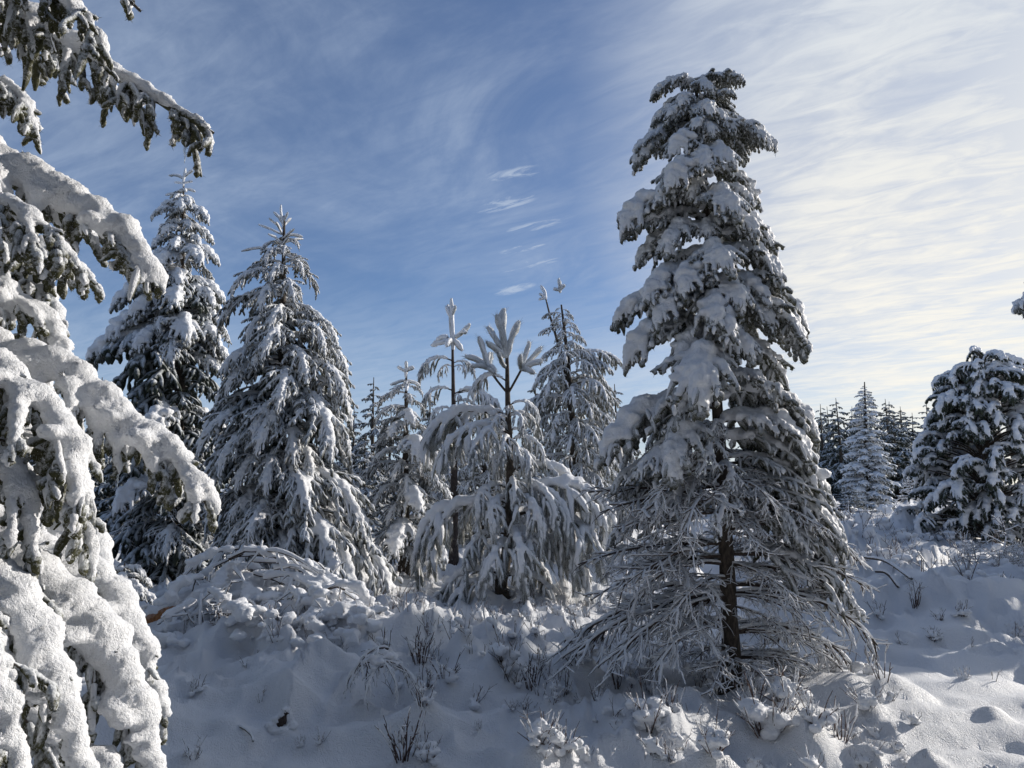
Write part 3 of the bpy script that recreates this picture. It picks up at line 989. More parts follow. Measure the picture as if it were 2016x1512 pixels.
def main_spruce():
    rng = np.random.default_rng(11)
    Y = 6.0
    b = foot(1436, 1400, Y)
    root = thing('spruce_tree', b, 'tall snow laden spruce with bare lower branches, nearest on the right', 'tree')
    axis = np.array([b - (0, 0, 0.1)] + [at(x, y, Y) for x, y in ((1440, 1300), (1434, 1180), (1425, 1000), (1412, 800), (1400, 600), (1390, 400), (1380, 260), (1368, 160))])
    trunk(root, axis, 0.070, 0.012, rng)
    def tip(px, py, dy, k=0.965):
        return at(1400 + (px - 1400) * k, py, Y + dy)
    A = []
    # (tip px, tip py, depth offset, wanted fall in metres)
    A += [(1530, 284, -.05, .10), (1510, 268, -.2, .1), (1248, 330, .05, .32), (1222, 455, -.15, .2), (1215, 430, .05, .16), (1545, 560, -.2, .34), (1318, 232, -.2, .14), (1330, 300, -.38, .22), (1452, 262, -.25, .16), (1440, 330, -.40, .24), (1300, 262, .12, .16), (1470, 320, .05, .2), (1385, 330, -.46, .22), (1395, 225, -.34, .14), (1290, 400, -.3, .26), (1500, 470, -.3, .28), (1262, 600, -.3, .3), (1410, 640, -.6, .3), (1520, 590, -.3, .3), (1255, 660, .3, .3)]
    A += [(1262, 318, 0.0, .30), (1226, 445, -.1, .16), (1252, 520, 0.1, .28), (1206, 640, 0.05, .22), (1230, 715, -0.15, .28), (1290, 300, .3, .2),
          (1322, 245, -.15, .10), (1445, 235, .10, .12), (1462, 250, -.05, .12), (1518, 282, -.12, .10), (1480, 290, .3, .14),
          (1502, 405, .15, .26), (1488, 400, -.2, .2), (1528, 500, -.05, .26), (1530, 555, .2, .30), (1592, 695, -.1, .34), (1588, 660, .2, .3), (1535, 800, -.15, .42), (1545, 780, .25, .42),
          (1368, 250, -.34, .12), (1400, 272, -.28, .14), (1322, 365, -.45, .20), (1360, 390, -.30, .18), (1450, 430, -.50, .26), (1480, 470, -.30, .26), (1395, 470, -.30, .2),
          (1310, 500, -.30, .26), (1335, 580, -.45, .26), (1470, 610, -.50, .30), (1425, 545, -.52, .28), (1285, 640, -.35, .28), (1345, 700, -.40, .26), (1480, 710, -.45, .30),
          (1385, 800, -.72, .46), (1440, 660, -.6, .28), (1530, 650, -.25, .30), (1320, 720, .2, .3), (1500, 790, .1, .4),
          (1345, 172, .0, .04), (1425, 165, -.1, .04), (1310, 450, .3, .2), (1290, 580, .35, .3), (1400, 760, .5, .3), (1470, 670, .5, .3), (1360, 620, .5, .3), (1430, 490, .45, .3), (1370, 340, .35, .25),
          (1183, 905, -.1, .52), (1310, 950, -.45, .36), (1605, 920, -.1, .46), (1610, 870, .15, .30), (1634, 975, .2, .52), (1545, 860, .3, .3)]
    for px, py, dy, dr in A:
        reach(root, axis, tip(px, py, dy), SPRUCE, rng, dr, smin=0.42 if py < 300 else 0.3)
        bo, tm = LAST
        if px > 1430 and dy <= 0.1:
            add_icicle(bo, tm, rng, rng.uniform(.05, .10), bo.scale[0])
    # the bent over top, capped with snow
    top = axis[-1]
    place(root, SPRUCE[6], top - (0.16, 0.0, 0.05), 0.15, 0.46)
    for i, (az, sc_, dz) in enumerate(((-1.4, .34, .10), (2.6, .34, .12), (1.4, .36, .14), (-.5, .36, .20), (-2.2, .36, .22), (3.4, .40, .24), (.6, .40, .26), (-1.2, .42, .34), (2.2, .42, .30))):
        place(root, SPRUCE[(i * 2) % 7], top - (0.02, 0, dz), az, sc_)
    # half bare, drooping fringe lower right
    for px, py, dy, dr in [(1680, 1100, -.1, .52), (1660, 1060, .25, .4), (1610, 1110, .35, .5), (1640, 1140, .1, .5), (1575, 1060, -.3, .45), (1640, 1010, 0.1, .45), (1215, 1010, .2, .3), (1270, 880, .3, .3)]:
        reach(root, axis, tip(px, py, dy), FEATHER, rng, dr)
    for px, py, dy, dr in [(1200, 960, -.1, .2), (1250, 930, -.4, .2), (1330, 900, .3, .15), (1190, 1060, .2, .2), (1300, 1020, -.4, .25), (1560, 960, .4, .2), (1600, 1080, -.2, .3), (1640, 1180, .2, .3), (1700, 1200, 0, .35), (1310, 860, -.3, .2), (1392, 925, -.5, .2), (1450, 960, -.45, .22), (1425, 1040, -.55, .25), (1400, 870, -.35, .15)]:
        reach(root, axis, tip(px, py, dy), SPARSE, rng, dr)
    Bn = [(1150, 965, 0.1, .06), (1175, 1010, -.3, .10), (1130, 1110, 0.0, .16), (1160, 1180, -.3, .28), (1118, 1290, -.15, .46), (1112, 1270, .2, .42), (1190, 1300, -.45, .40), (1200, 1210, .35, .25),
          (1290, 1340, -.6, .28), (1400, 1375, -.7, .22), (1540, 1400, -.6, .40), (1640, 1425, -.25, .46), (1665, 1370, .1, .40), (1700, 1330, .35, .34),
          (1742, 1272, -.1, .36), (1728, 1165, -.05, .26), (1690, 1215, .3, .25), (1620, 1260, .4, .15), (1560, 1290, .5, .1), (1700, 1110, .2, .25), (1640, 1050, -.3, .3), (1340, 900, -.5, .15), (1290, 985, -.55, .2), 
          (1340, 1060, -.7, .28), (1490, 1080, -.6, .25), (1260, 1070, -.4, .2), (1530, 1000, -.5, .25), (1570, 1180, -.5, .28), (1230, 1150, -.5, .26), (1330, 1230, -.55, .26),
          (1200, 1090, .4, .12), (1270, 960, .5, .1), (1350, 1000, .7, .1), (1500, 930, .6, .12), (1560, 1030, .6, .15), (1420, 1080, .8, .1), (1300, 1180, .8, .1), (1480, 1230, .8, .1), (1240, 1270, .6, .2), (1590, 1330, .3, .2), (1340, 1290, .7, .15), (1400, 880, -.3, .15), (1230, 930, .2, .1), (1500, 1330, .6, .15), (1600, 1240, -.3, .28), (1280, 1230, .1, .2), (1520, 1150, .2, .15), (1210, 1040, -.2, .15), (1180, 1130, .25, .18), (1230, 1200, -.3, .28), (1520, 1060, -.4, .25), (1600, 1110, .1, .28), (1660, 1160, .15, .25), (1560, 1250, -.3, .3), (1350, 1330, .4, .15), (1480, 1360, .5, .15), (1250, 1010, -.5, .2), (1580, 980, .0, .2)]
    for px, py, dy, dr in Bn:
        reach(root, axis, tip(px, py, dy, 0.97), BARE, rng, dr, name='branch')


def cx_line(x0, y0, x1, y1):
    return lambda py: x0 + (x1 - x0) * (py - y0) / (y1 - y0)


def leaders(root, segs, rng, r, nlen, mats=None, nn=50, name='leader_shoot', cap=0.0, wood=0.006, each=True):
    b = np.array(root.location)
    for s in segs:
        me, sm = shoot_mesh(name, [s], rng, r, nlen, nn, mats or [M_CANDLE, M_BARK], cap, 0.1, b, wood, strip=0.55 if name == 'candle_shoot' else 0.85)
        o = part(name, me, root)
        if sm:
            part('snow', sm, o)


def left_trees():
    # the lit spruce
    short = .78
    rng = np.random.default_rng(21)
    Y = 10.8
    b = foot(545, 1150, Y)
    root = thing('spruce_tree', b, 'sunlit snowy spruce with spiky top, right one of the left pair', 'tree')
    cx = cx_line(560, 410, 548, 1150)
    axis = np.array([b] + [at(cx(y), y, Y) for y in (1100, 900, 700, 550, 425)])
    trunk(root, axis, 0.12, 0.015, rng)
    rows = rows_px([(480, 515, 595), (545, 470, 618), (640, 438, 662), (700, 425, 690), (770, 415, 708), (860, 398, 716), (960, 396, 716), (1050, 400, 728), (1130, 425, 750), (1190, 470, 775)], Y, cx)
    profile_tree(root, axis, rows, 104, FEATHER, rng, 0.55, zpow=1.15)
    profile_tree(root, axis, rows_px([(620, 450, 650), (850, 400, 700), (1120, 400, 690)], Y, cx), 34, LOW, rng, 0.4, inner=.6, jit=(.5, .82))
    profile_tree(root, axis, rows_px([(1000, 420, 690), (1140, 420, 720)], Y, cx), 16, BARE, rng, 0.25, inner=.6, name='branch')
    for px, py, dy, dr in ((775, 1195, -.3, .9), (755, 1170, .2, .8), (700, 1180, -.9, .9), (640, 1150, -1.2, .9), (600, 1010, -1.1, .7), (520, 890, -1.0, .6), (490, 720, -.7, .5), (540, 650, -.7, .4), (700, 1050, -.7, .8), (660, 900, -.9, .7), (470, 960, -.8, .6)):
        reach(root, axis, at(px, py, Y + dy), FEATHER, rng, dr)
    S = lambda a, c: (at(*a, Y), at(*a, Y) + (at(c[0], c[1], Y + c[2]) - at(*a, Y)) * (short if abs(c[0] - 553) > 5 else 1), 1.0)
    leaders(root, [S((558, 450), (553, 404, 0)), S((556, 440), (534, 412, .05)), S((556, 440), (570, 412, -.05)), S((555, 450), (523, 424, -.1)), S((556, 450), (578, 424, .1)),
                   S((556, 462), (496, 437, 0)), S((556, 462), (540, 430, -.2)), S((556, 470), (586, 445, -.1)), S((556, 470), (606, 466, 0)), S((556, 480), (520, 455, -.2)), S((556, 480), (608, 468, .2)), S((556, 490), (572, 462, -.25)),
                   S((554, 500), (453, 493, 0), ), S((556, 500), (616, 520, -.1)), S((556, 520), (600, 500, -.3))], rng, 0.021, 0.026, cap=0.011)
    # the darker fir behind it
    rng = np.random.default_rng(22)
    Y = 12.6
    b = foot(345, 1150, Y)
    root = thing('spruce_tree', b, 'tallest spruce of the left pair, partly shaded with a cross shaped tip', 'tree')
    cx = cx_line(362, 340, 345, 1150)
    axis = np.array([b] + [at(cx(y), y, Y) for y in (1100, 900, 700, 500, 365)])
    trunk(root, axis, 0.13, 0.015, rng)
    rows = rows_px([(380, 345, 380), (405, 320, 400), (450, 285, 432), (500, 300, 425), (540, 280, 445), (610, 240, 440), (680, 200, 450), (740, 180, 455), (830, 185, 455), (920, 200, 460), (1020, 210, 470), (1120, 220, 480)], Y, cx)
    profile_tree(root, axis, [r for r in rows if r[0] > at(0, 830, Y)[2]], 66, FEATHER + SPRUCE[:4], rng, 0.45, zpow=1.1)
    profile_tree(root, axis, rows_px([(560, 280, 430), (700, 200, 440), (850, 180, 455), (1020, 195, 470), (1160, 205, 480)], Y, cx), 90, LOW, rng, 0.4, inner=.6, jit=(.55, .95))
    profile_tree(root, axis, rows_px([(830, 185, 455), (1000, 195, 465), (1130, 215, 475)], Y, cx), 18, FEATHER + SPRUCE[:3], rng, 0.4)
    profile_tree(root, axis, rows_px([(1000, 215, 465), (1080, 215, 475), (1165, 225, 480)], Y, cx), 26, BARE, rng, 0.25, inner=.7, name='branch')
    S = lambda a, c: (at(*a, Y), at(c[0], c[1], Y + c[2]), 1.0)
    leaders(root, [S((361, 372), (366, 331, 0)), S((362, 352), (333, 346, 0)), S((362, 350), (380, 336, 0)), S((361, 362), (344, 359, .1)), S((361, 361), (378, 357, -.1)), S((360, 374), (384, 378, 0)), S((360, 385), (326, 384, 0))], rng, 0.024, 0.025, cap=0.012)


def middle_trees():
    # little spruce left of the pines
    rng = np.random.default_rng(31)
    Y = 11.8
    b = foot(795, 1140, Y)
    root = thing('spruce_tree', b, 'small rounded spruce with a tiny cross tip, beside the big lit spruce', 'tree')
    cx = cx_line(800, 720, 796, 1140)
    axis = np.array([b] + [at(cx(y), y, Y) for y in (1080, 950, 820, 735)])
    trunk(root, axis, 0.09, 0.015, rng)
    rows = rows_px([(765, 775, 825), (790, 745, 842), (850, 738, 846), (900, 725, 862), (960, 705, 892), (1010, 712, 885), (1080, 728, 895), (1130, 735, 850)], Y, cx)
    profile_tree(root, axis, rows, 58, FEATHER + SPRUCE[4:8], rng, 0.55)
    for px, py, dy, dr in ((812, 840, -.4, .3), (765, 860, -.4, .3), (820, 1010, -.7, .5), (780, 1090, -.8, .5), (838, 920, -.6, .4), (880, 1110, -.2, .5)):
        reach(root, axis, at(px, py, Y + dy), SPRUCE, rng, dr)
    S = lambda a, c: (at(*a, Y), at(c[0], c[1], Y + c[2]), 1.0)
    leaders(root, [S((799, 745), (800, 712, 0)), S((799, 732), (783, 722, 0)), S((799, 732), (815, 725, 0)), S((799, 748), (770, 758, -.1)), S((799, 750), (826, 760, .1)), S((799, 752), (800, 770, -.25))], rng, 0.03, 0.025, cap=0.02)

    # slim pine with a long bare stem
    rng = np.random.default_rng(32)
    Y = 13.5
    b = foot(893, 1100, Y)
    root = thing('pine_tree', b, 'slim pine with a tall bare stem and cross shaped top', 'tree')
    axis = np.array([b] + [at(x, y, Y) for x, y in ((894, 1000), (894, 850), (892, 750), (891, 680))])
    trunk(root, axis, 0.085, 0.022, rng, M_TWIG)
    S = lambda a, c, f=1.0: (at(*a, Y), at(c[0], c[1], Y + c[2]), f)
    leaders(root, [S((891, 690), (888, 588, 0), .9), S((888, 625), (880, 602, .05), .8), S((888, 625), (897, 602, -.05), .8), S((891, 668), (925, 640, 0)), S((905, 658), (918, 655, -.1), .7),
                   S((891, 668), (850, 681, 0), 1.0), S((891, 670), (880, 682, -.2)), S((891, 670), (909, 690, -.1)), S((880, 668), (858, 675, .15), .9)], rng, 0.055, 0.05, [M_CANDLE, M_BARK], 80, cap=0.03, wood=0.014)
    for px, py, dy, dr in ((827, 742, 0, .28), (865, 740, .15, .2), (933, 735, 0, .2), (917, 735, -.1, .15), (835, 800, 0.1, .3), (988, 815, 0, .35), (965, 810, -.2, .3), (940, 815, -.1, .3), (905, 790, -.2, .2), (850, 830, -.2, .3), (842, 880, .2, .4), (900, 870, .3, .3), (855, 880, -.3, .3)):
        reach(root, axis, at(px, py, Y + dy), PINE, rng, dr)
    profile_tree(root, axis, rows_px([(850, 850, 915), (920, 850, 930), (1040, 840, 950)], Y, lambda y: 893), 16, FROSTY, rng, 0.5)

    # twin leader pine
    rng = np.random.default_rng(33)
    Y = 14.0
    b = foot(1131, 1120, Y)
    root = thing('pine_tree', b, 'frosted pine with two thin leaders, left of the nearest spruce', 'tree')
    axis = np.array([b] + [at(x, y, Y) for x, y in ((1131, 1000), (1130, 900), (1124, 800), (1117, 700), (1105, 600))])
    trunk(root, axis, 0.13, 0.016, rng)
    axis2 = np.array([at(x, y, Y + .1) for x, y in ((1122, 790), (1102, 690), (1085, 630), (1075, 590))])
    trunk(root, axis2, 0.045, 0.014, rng, name='leader_stem', sides=7)
    S = lambda a, c, f=1.0: (at(*a, Y), at(c[0], c[1], Y + c[2]), f)
    leaders(root, [S((1103, 575), (1100, 549, 0)), S((1102, 573), (1090, 570, 0), .9), S((1102, 573), (1112, 561, 0), .9), S((1075, 590), (1065, 563, .1), .9), S((1073, 588), (1061, 590, 0), .7), S((1074, 588), (1062, 578, 0), .7)], rng, 0.042, 0.04, [M_CANDLE, M_BARK], 60, cap=0.018)
    rows = rows_px([(610, 1090, 1118), (640, 1082, 1135), (690, 1066, 1160), (720, 1058, 1200), (760, 1048, 1215), (810, 1026, 1220), (870, 1025, 1225), (950, 1035, 1235), (1040, 1040, 1245), (1100, 1050, 1250)], Y, cx_line(1104, 600, 1131, 1000))
    profile_tree(root, axis, rows, 120, FROSTY, rng, 0.4, zpow=1.0)
    for px, py, dy, dr in ((1062, 655, .1, .1), (1068, 625, .1, .08), (1085, 640, 0, .1), (1130, 630, 0, .12), (1225, 715, 0, .1), (1205, 735, -.2, .2), (1190, 720, .1, .15), (1028, 820, -.2, .4), (1215, 790, .2, .2)):
        reach(root, axis, at(px, py, Y + dy), FROSTY, rng, dr)

    # two frosted pines filling the back
    for px, py, Yb, lab, sd in ((955, 800, 16.5, 'pale frosted pine half hidden behind the young centre pine', 36), (1185, 800, 17.5, 'pale frosted pine half hidden left of the nearest spruce', 37), (860, 830, 17.0, 'pale frosted pine half hidden behind the slim bare stemmed pine', 38)):
        rng = np.random.default_rng(sd)
        t = at(px, py, Yb)
        b = np.array((t[0], Yb, gz1(t[0], Yb)))
        root = thing('pine_tree', b, lab, 'tree')
        axis = np.array([b, (b + t) / 2, t])
        trunk(root, axis, 0.11, 0.02, rng)
        H = t[2] - b[2]
        profile_tree(root, axis, [(b[2] + .2, 1.0, 1.0), (b[2] + H * .5, .85, .85), (b[2] + H * .85, .5, .5), (t[2] - .05, .15, .15)], 60, FROSTY, rng, 0.4)

    # the young pine in the middle
    rng = np.random.default_rng(34)
    Y = 9.9
    b = foot(1004, 1191, Y)
    root = thing('pine_tree', b, 'young pine with upright candle top and drooping snowy boughs, in the centre', 'tree')
    axis = np.array([b - (0, 0, .05)] + [at(x, y, Y) for x, y in ((985, 1155), (996, 1100), (1003, 1020), (1004, 920), (1001, 830), (999, 760), (998, 690))])
    trunk(root, axis, 0.085, 0.022, rng, M_BARK)
    S = lambda a, c, f=1.0: (at(*a, Y), at(c[0], c[1], Y + c[2]), f)
    leaders(root, [S((998, 705), (993, 608, 0), 1.1), S((996, 700), (977, 620, -.05), 1.1), S((994, 702), (960, 644, .05)), S((999, 700), (1023, 633, 0), 1.05), S((993, 703), (958, 674, -.15), .9), S((996, 725), (980, 695, -.2), .8)],
            rng, 0.052, 0.075, [M_CANDLE, M_BARK], 230, name='candle_shoot', cap=0.016, wood=0.012)
    for nd, tips in (((962, 726, -.1), ((942, 664, -.1), (916, 702, 0), (968, 696, .1), (930, 722, -.25), (975, 735, -.3))), ((1026, 728, -.05), ((1043, 674, 0), (1066, 684, .1), (1025, 700, -.2), (1068, 712, -.05), (1052, 735, -.25)))):
        g = Geo()
        st = resample([at(1000, 775, Y) - b, at((1000 + nd[0]) / 2 , 752, Y + nd[2] * .5) - b, at(*nd[:2], Y + nd[2]) - b], 10)
        tubes(g, st[None], np.full((1, 10), 0.016), 7, 0, rng)
        part('branch', g.mesh('branch', [M_BARK]), root)
        leaders(root, [(at(*nd[:2], Y + nd[2]), at(t[0], t[1], Y + t[2]), .95) for t in tips], rng, 0.048, 0.07, [M_CANDLE, M_BARK], 200, name='candle_shoot', cap=0.022, wood=0.012)
    for px, py, dy, dr in ((1000, 812, -.15, .12), (1012, 808, .1, .1), (932, 770, -.2, .15),
                           (965, 850, -.3, .2), (1030, 845, -.3, .2), (958, 890, .25, .3), (1048, 880, .25, .3), (985, 900, -.45, .3), (1020, 910, -.4, .3), (945, 860, .1, .2), (1060, 820, .1, .12), (905, 870, .2, .3), (995, 860, .35, .2), (970, 925, -.3, .3), (1040, 960, -.2, .3), (838, 882, 0.0, .34), (872, 900, -.3, .35), (930, 900, -.45, .4), (1072, 900, -.1, .35), (1045, 930, -.4, .4), (1062, 845, .2, .15),
                           (908, 1040, 0.1, .62), (935, 1010, -.4, .6), (960, 1040, -.55, .6), (1118, 1040, -.35, .66), (1090, 1020, -.5, .6), (1060, 1050, -.6, .6), (1150, 1000, .1, .5), (1010, 990, -.5, .4),
                           (818, 1098, -.1, .55), (850, 1080, .3, .5), (905, 1110, -.35, .5), (1208, 1048, 0, .42), (1175, 1095, -.2, .5), (1150, 1060, .3, .4), (960, 1150, -.75, .55), (1020, 1130, -.8, .5), (1045, 1110, -.6, .5),
                           (885, 1195, -.1, .6), (900, 1215, -.4, .62), (925, 1180, .2, .5), (1140, 1155, -.1, .5), (1105, 1195, -.2, .55), (1090, 1160, .3, .5), (1125, 1110, -.3, .5), (940, 1120, .5, .4), (1080, 1070, .5, .4), (985, 940, .4, .3), (1035, 1160, .4, .4)):
        reach(root, axis, at(px, py, Y + dy), PINE, rng, dr)


def right_trees():
    rng = np.random.default_rng(41)
    Y = 17.0
    b = foot(1935, 1075, Y)
    root = thing('pine_tree', b, 'broad dark bushy pine heaped with snow at the right edge', 'tree')
    axis = np.array([b] + [at(x, y, Y) for x, y in ((1935, 1000), (1938, 900), (1940, 800), (1938, 735))])
    trunk(root, axis, 0.2, 0.04, rng)
    rows = rows_px([(730, 1880, 2010), (755, 1835, 2040), (790, 1828, 2060), (840, 1825, 2060), (880, 1800, 2075), (930, 1790, 2085), (980, 1805, 2090), (1020, 1790, 2090), (1070, 1775, 2080)], Y, lambda y: 1938)
    rows = sorted(rows)
    rz, rl, rr = (np.array([r[k] for r in rows]) for k in range(3))
    g = Geo()
    for i in range(250):
        f = (i + .5) / 250
        zt = rz[0] + (rz[-1] - rz[0]) * f
        az = i * 2.39996 + rng.uniform(-.3, .3)
        a, c = np.interp(zt, rz, rl), np.interp(zt, rz, rr)
        R = math.hypot(math.cos(az) * (c if math.cos(az) > 0 else a), math.sin(az) * (a + c) * .42) * rng.uniform(.72, 1.04)
        ax = np.array([np.interp(zt, axis[:, 2], axis[:, k]) for k in range(2)])
        tip = np.array((ax[0] + R * math.cos(az), ax[1] + R * math.sin(az), zt + rng.normal() * .1))
        tm = BUSH[int(rng.integers(0, 6))]
        sc_ = rng.uniform(.5, 1.1)
        ab = az + rng.uniform(-.6, .6)
        att = tip - rotz(np.array(tm['tip']) * sc_, ab)
        place(root, tm, att, ab, sc_, rng.uniform(-.3, .3))
        lz = max(b[2] + .2, att[2] - R * .35)
        st = np.array([np.interp(lz, axis[:, 2], axis[:, k]) for k in range(2)] + [lz])
        P = resample([st, (st + att) / 2 + (0, 0, .1), att], 6) - b
        lg = Geo()
        tubes(lg, P[None], np.linspace(.035, .012, 6)[None], 5, 0, rng)
        part('limb', lg.mesh('limb', [M_BARK]), root)
    # pale fir further off
    rng = np.random.default_rng(42)
    Y = 29.0
    b = foot(1708, 995, Y)
    root = thing('fir_tree', b, 'neat pale fir with tiered snowy branches, standing before the dark wood', 'tree')
    cx = cx_line(1702, 750, 1708, 995)
    axis = np.array([b] + [at(cx(y), y, Y) for y in (950, 850, 752)])
    trunk(root, axis, 0.16, 0.02, rng)
    rows = rows_px([(760, 1697, 1708), (780, 1682, 1722), (820, 1672, 1735), (870, 1660, 1748), (920, 1655, 1762), (965, 1650, 1768), (1000, 1652, 1766)], Y, cx)
    profile_tree(root, axis, rows, 130, TIER, rng, 0.12, zpow=1.1)
    # the tree beyond the right edge whose branch tip reaches into the picture
    rng = np.random.default_rng(43)
    b = np.array((10.1, 12.0, gz1(10.1, 12.0)))
    root = thing('spruce_tree', b, 'spruce beyond the right edge, only one snowy branch tip showing', 'tree')
    axis = np.array([b, b + (0, 0, 4), b + (0.05, 0, 9.2)])
    trunk(root, axis, 0.17, 0.02, rng)
    z0 = b[2]
    profile_tree(root, axis, [(z0 + 0.4, 2.0, 2.0), (z0 + 2, 1.9, 1.9), (z0 + 4, 1.55, 1.6), (z0 + 6.4, .9, .9), (z0 + 9, .15, .15)], 84, SPRUCE, rng, 0.5, jit=(.7, .95), smax=3)
    reach(root, axis, at(2022, 592, 11.8), SPRUCE, rng, .4)


# far, plain trees: one trunk and one crown each
TIER = spruce_set(4, 700, a1=(-32, -2), a0=(0, 12), nlat=9, lat=0.42, lang=55, latgrav=0.5, snow=0.075, vox=0.04, shoot=0.14, shoot_r=0.028, spacing=0.09, hang=6, hang_len=0.14, needles=5, nlen=0.03, nwid=0.004, webs=0.3, mats=[M_FARPALE, M_BARK], sides=5, K=4)
LOW = spruce_set(4, 720, a1=(-60, -15), a0=(0, 20), nlat=8, lat=0.5, lang=52, latgrav=0.9, snow=0, shoot=0.20, shoot_r=0.042, spacing=0.12, hang=9, hang_len=0.26, strip=0, needles=4, nlen=0.04, nwid=0.005, mats=[M_FAR, M_BARK], sides=4, K=4)


def low_crown(H, R, n, rng, ragged=0.3, mat=None):
    """one crown mesh, boughs of a few hundred faces each"""
    g = Geo()
    me_data = []
    for tm in LOW:
        me = tm['b']
        v = np.empty(len(me.vertices) * 3, np.float32); me.vertices.foreach_get('co', v)
        li = np.empty(len(me.loops), np.int32); me.loops.foreach_get('vertex_index', li)
        lt = np.empty(len(me.polygons), np.int32); me.polygons.foreach_get('loop_total', lt)
        nq = int((lt == 4).sum())
        me_data.append((v.reshape(-1, 3), li[:nq * 4].reshape(-1, 4), li[nq * 4:].reshape(-1, 3)))
    for i in range(n):
        f = (i + 0.5) / n
        z = H * (0.10 + 0.88 * f)
        r = R * (1 - f) ** 0.8 * rng.uniform(1 - ragged, 1.1) + 0.10
        v, q, t = me_data[int(rng.integers(0, 4))]
        p = rotz(v * (r * 1.1 + 0.12), i * 2.39996 + rng.uniform(-.3, .3)) + np.array((0, 0, z + r * 0.25))
        g.add(p, q, t)
    return g.mesh('crown', [mat or M_FAR])


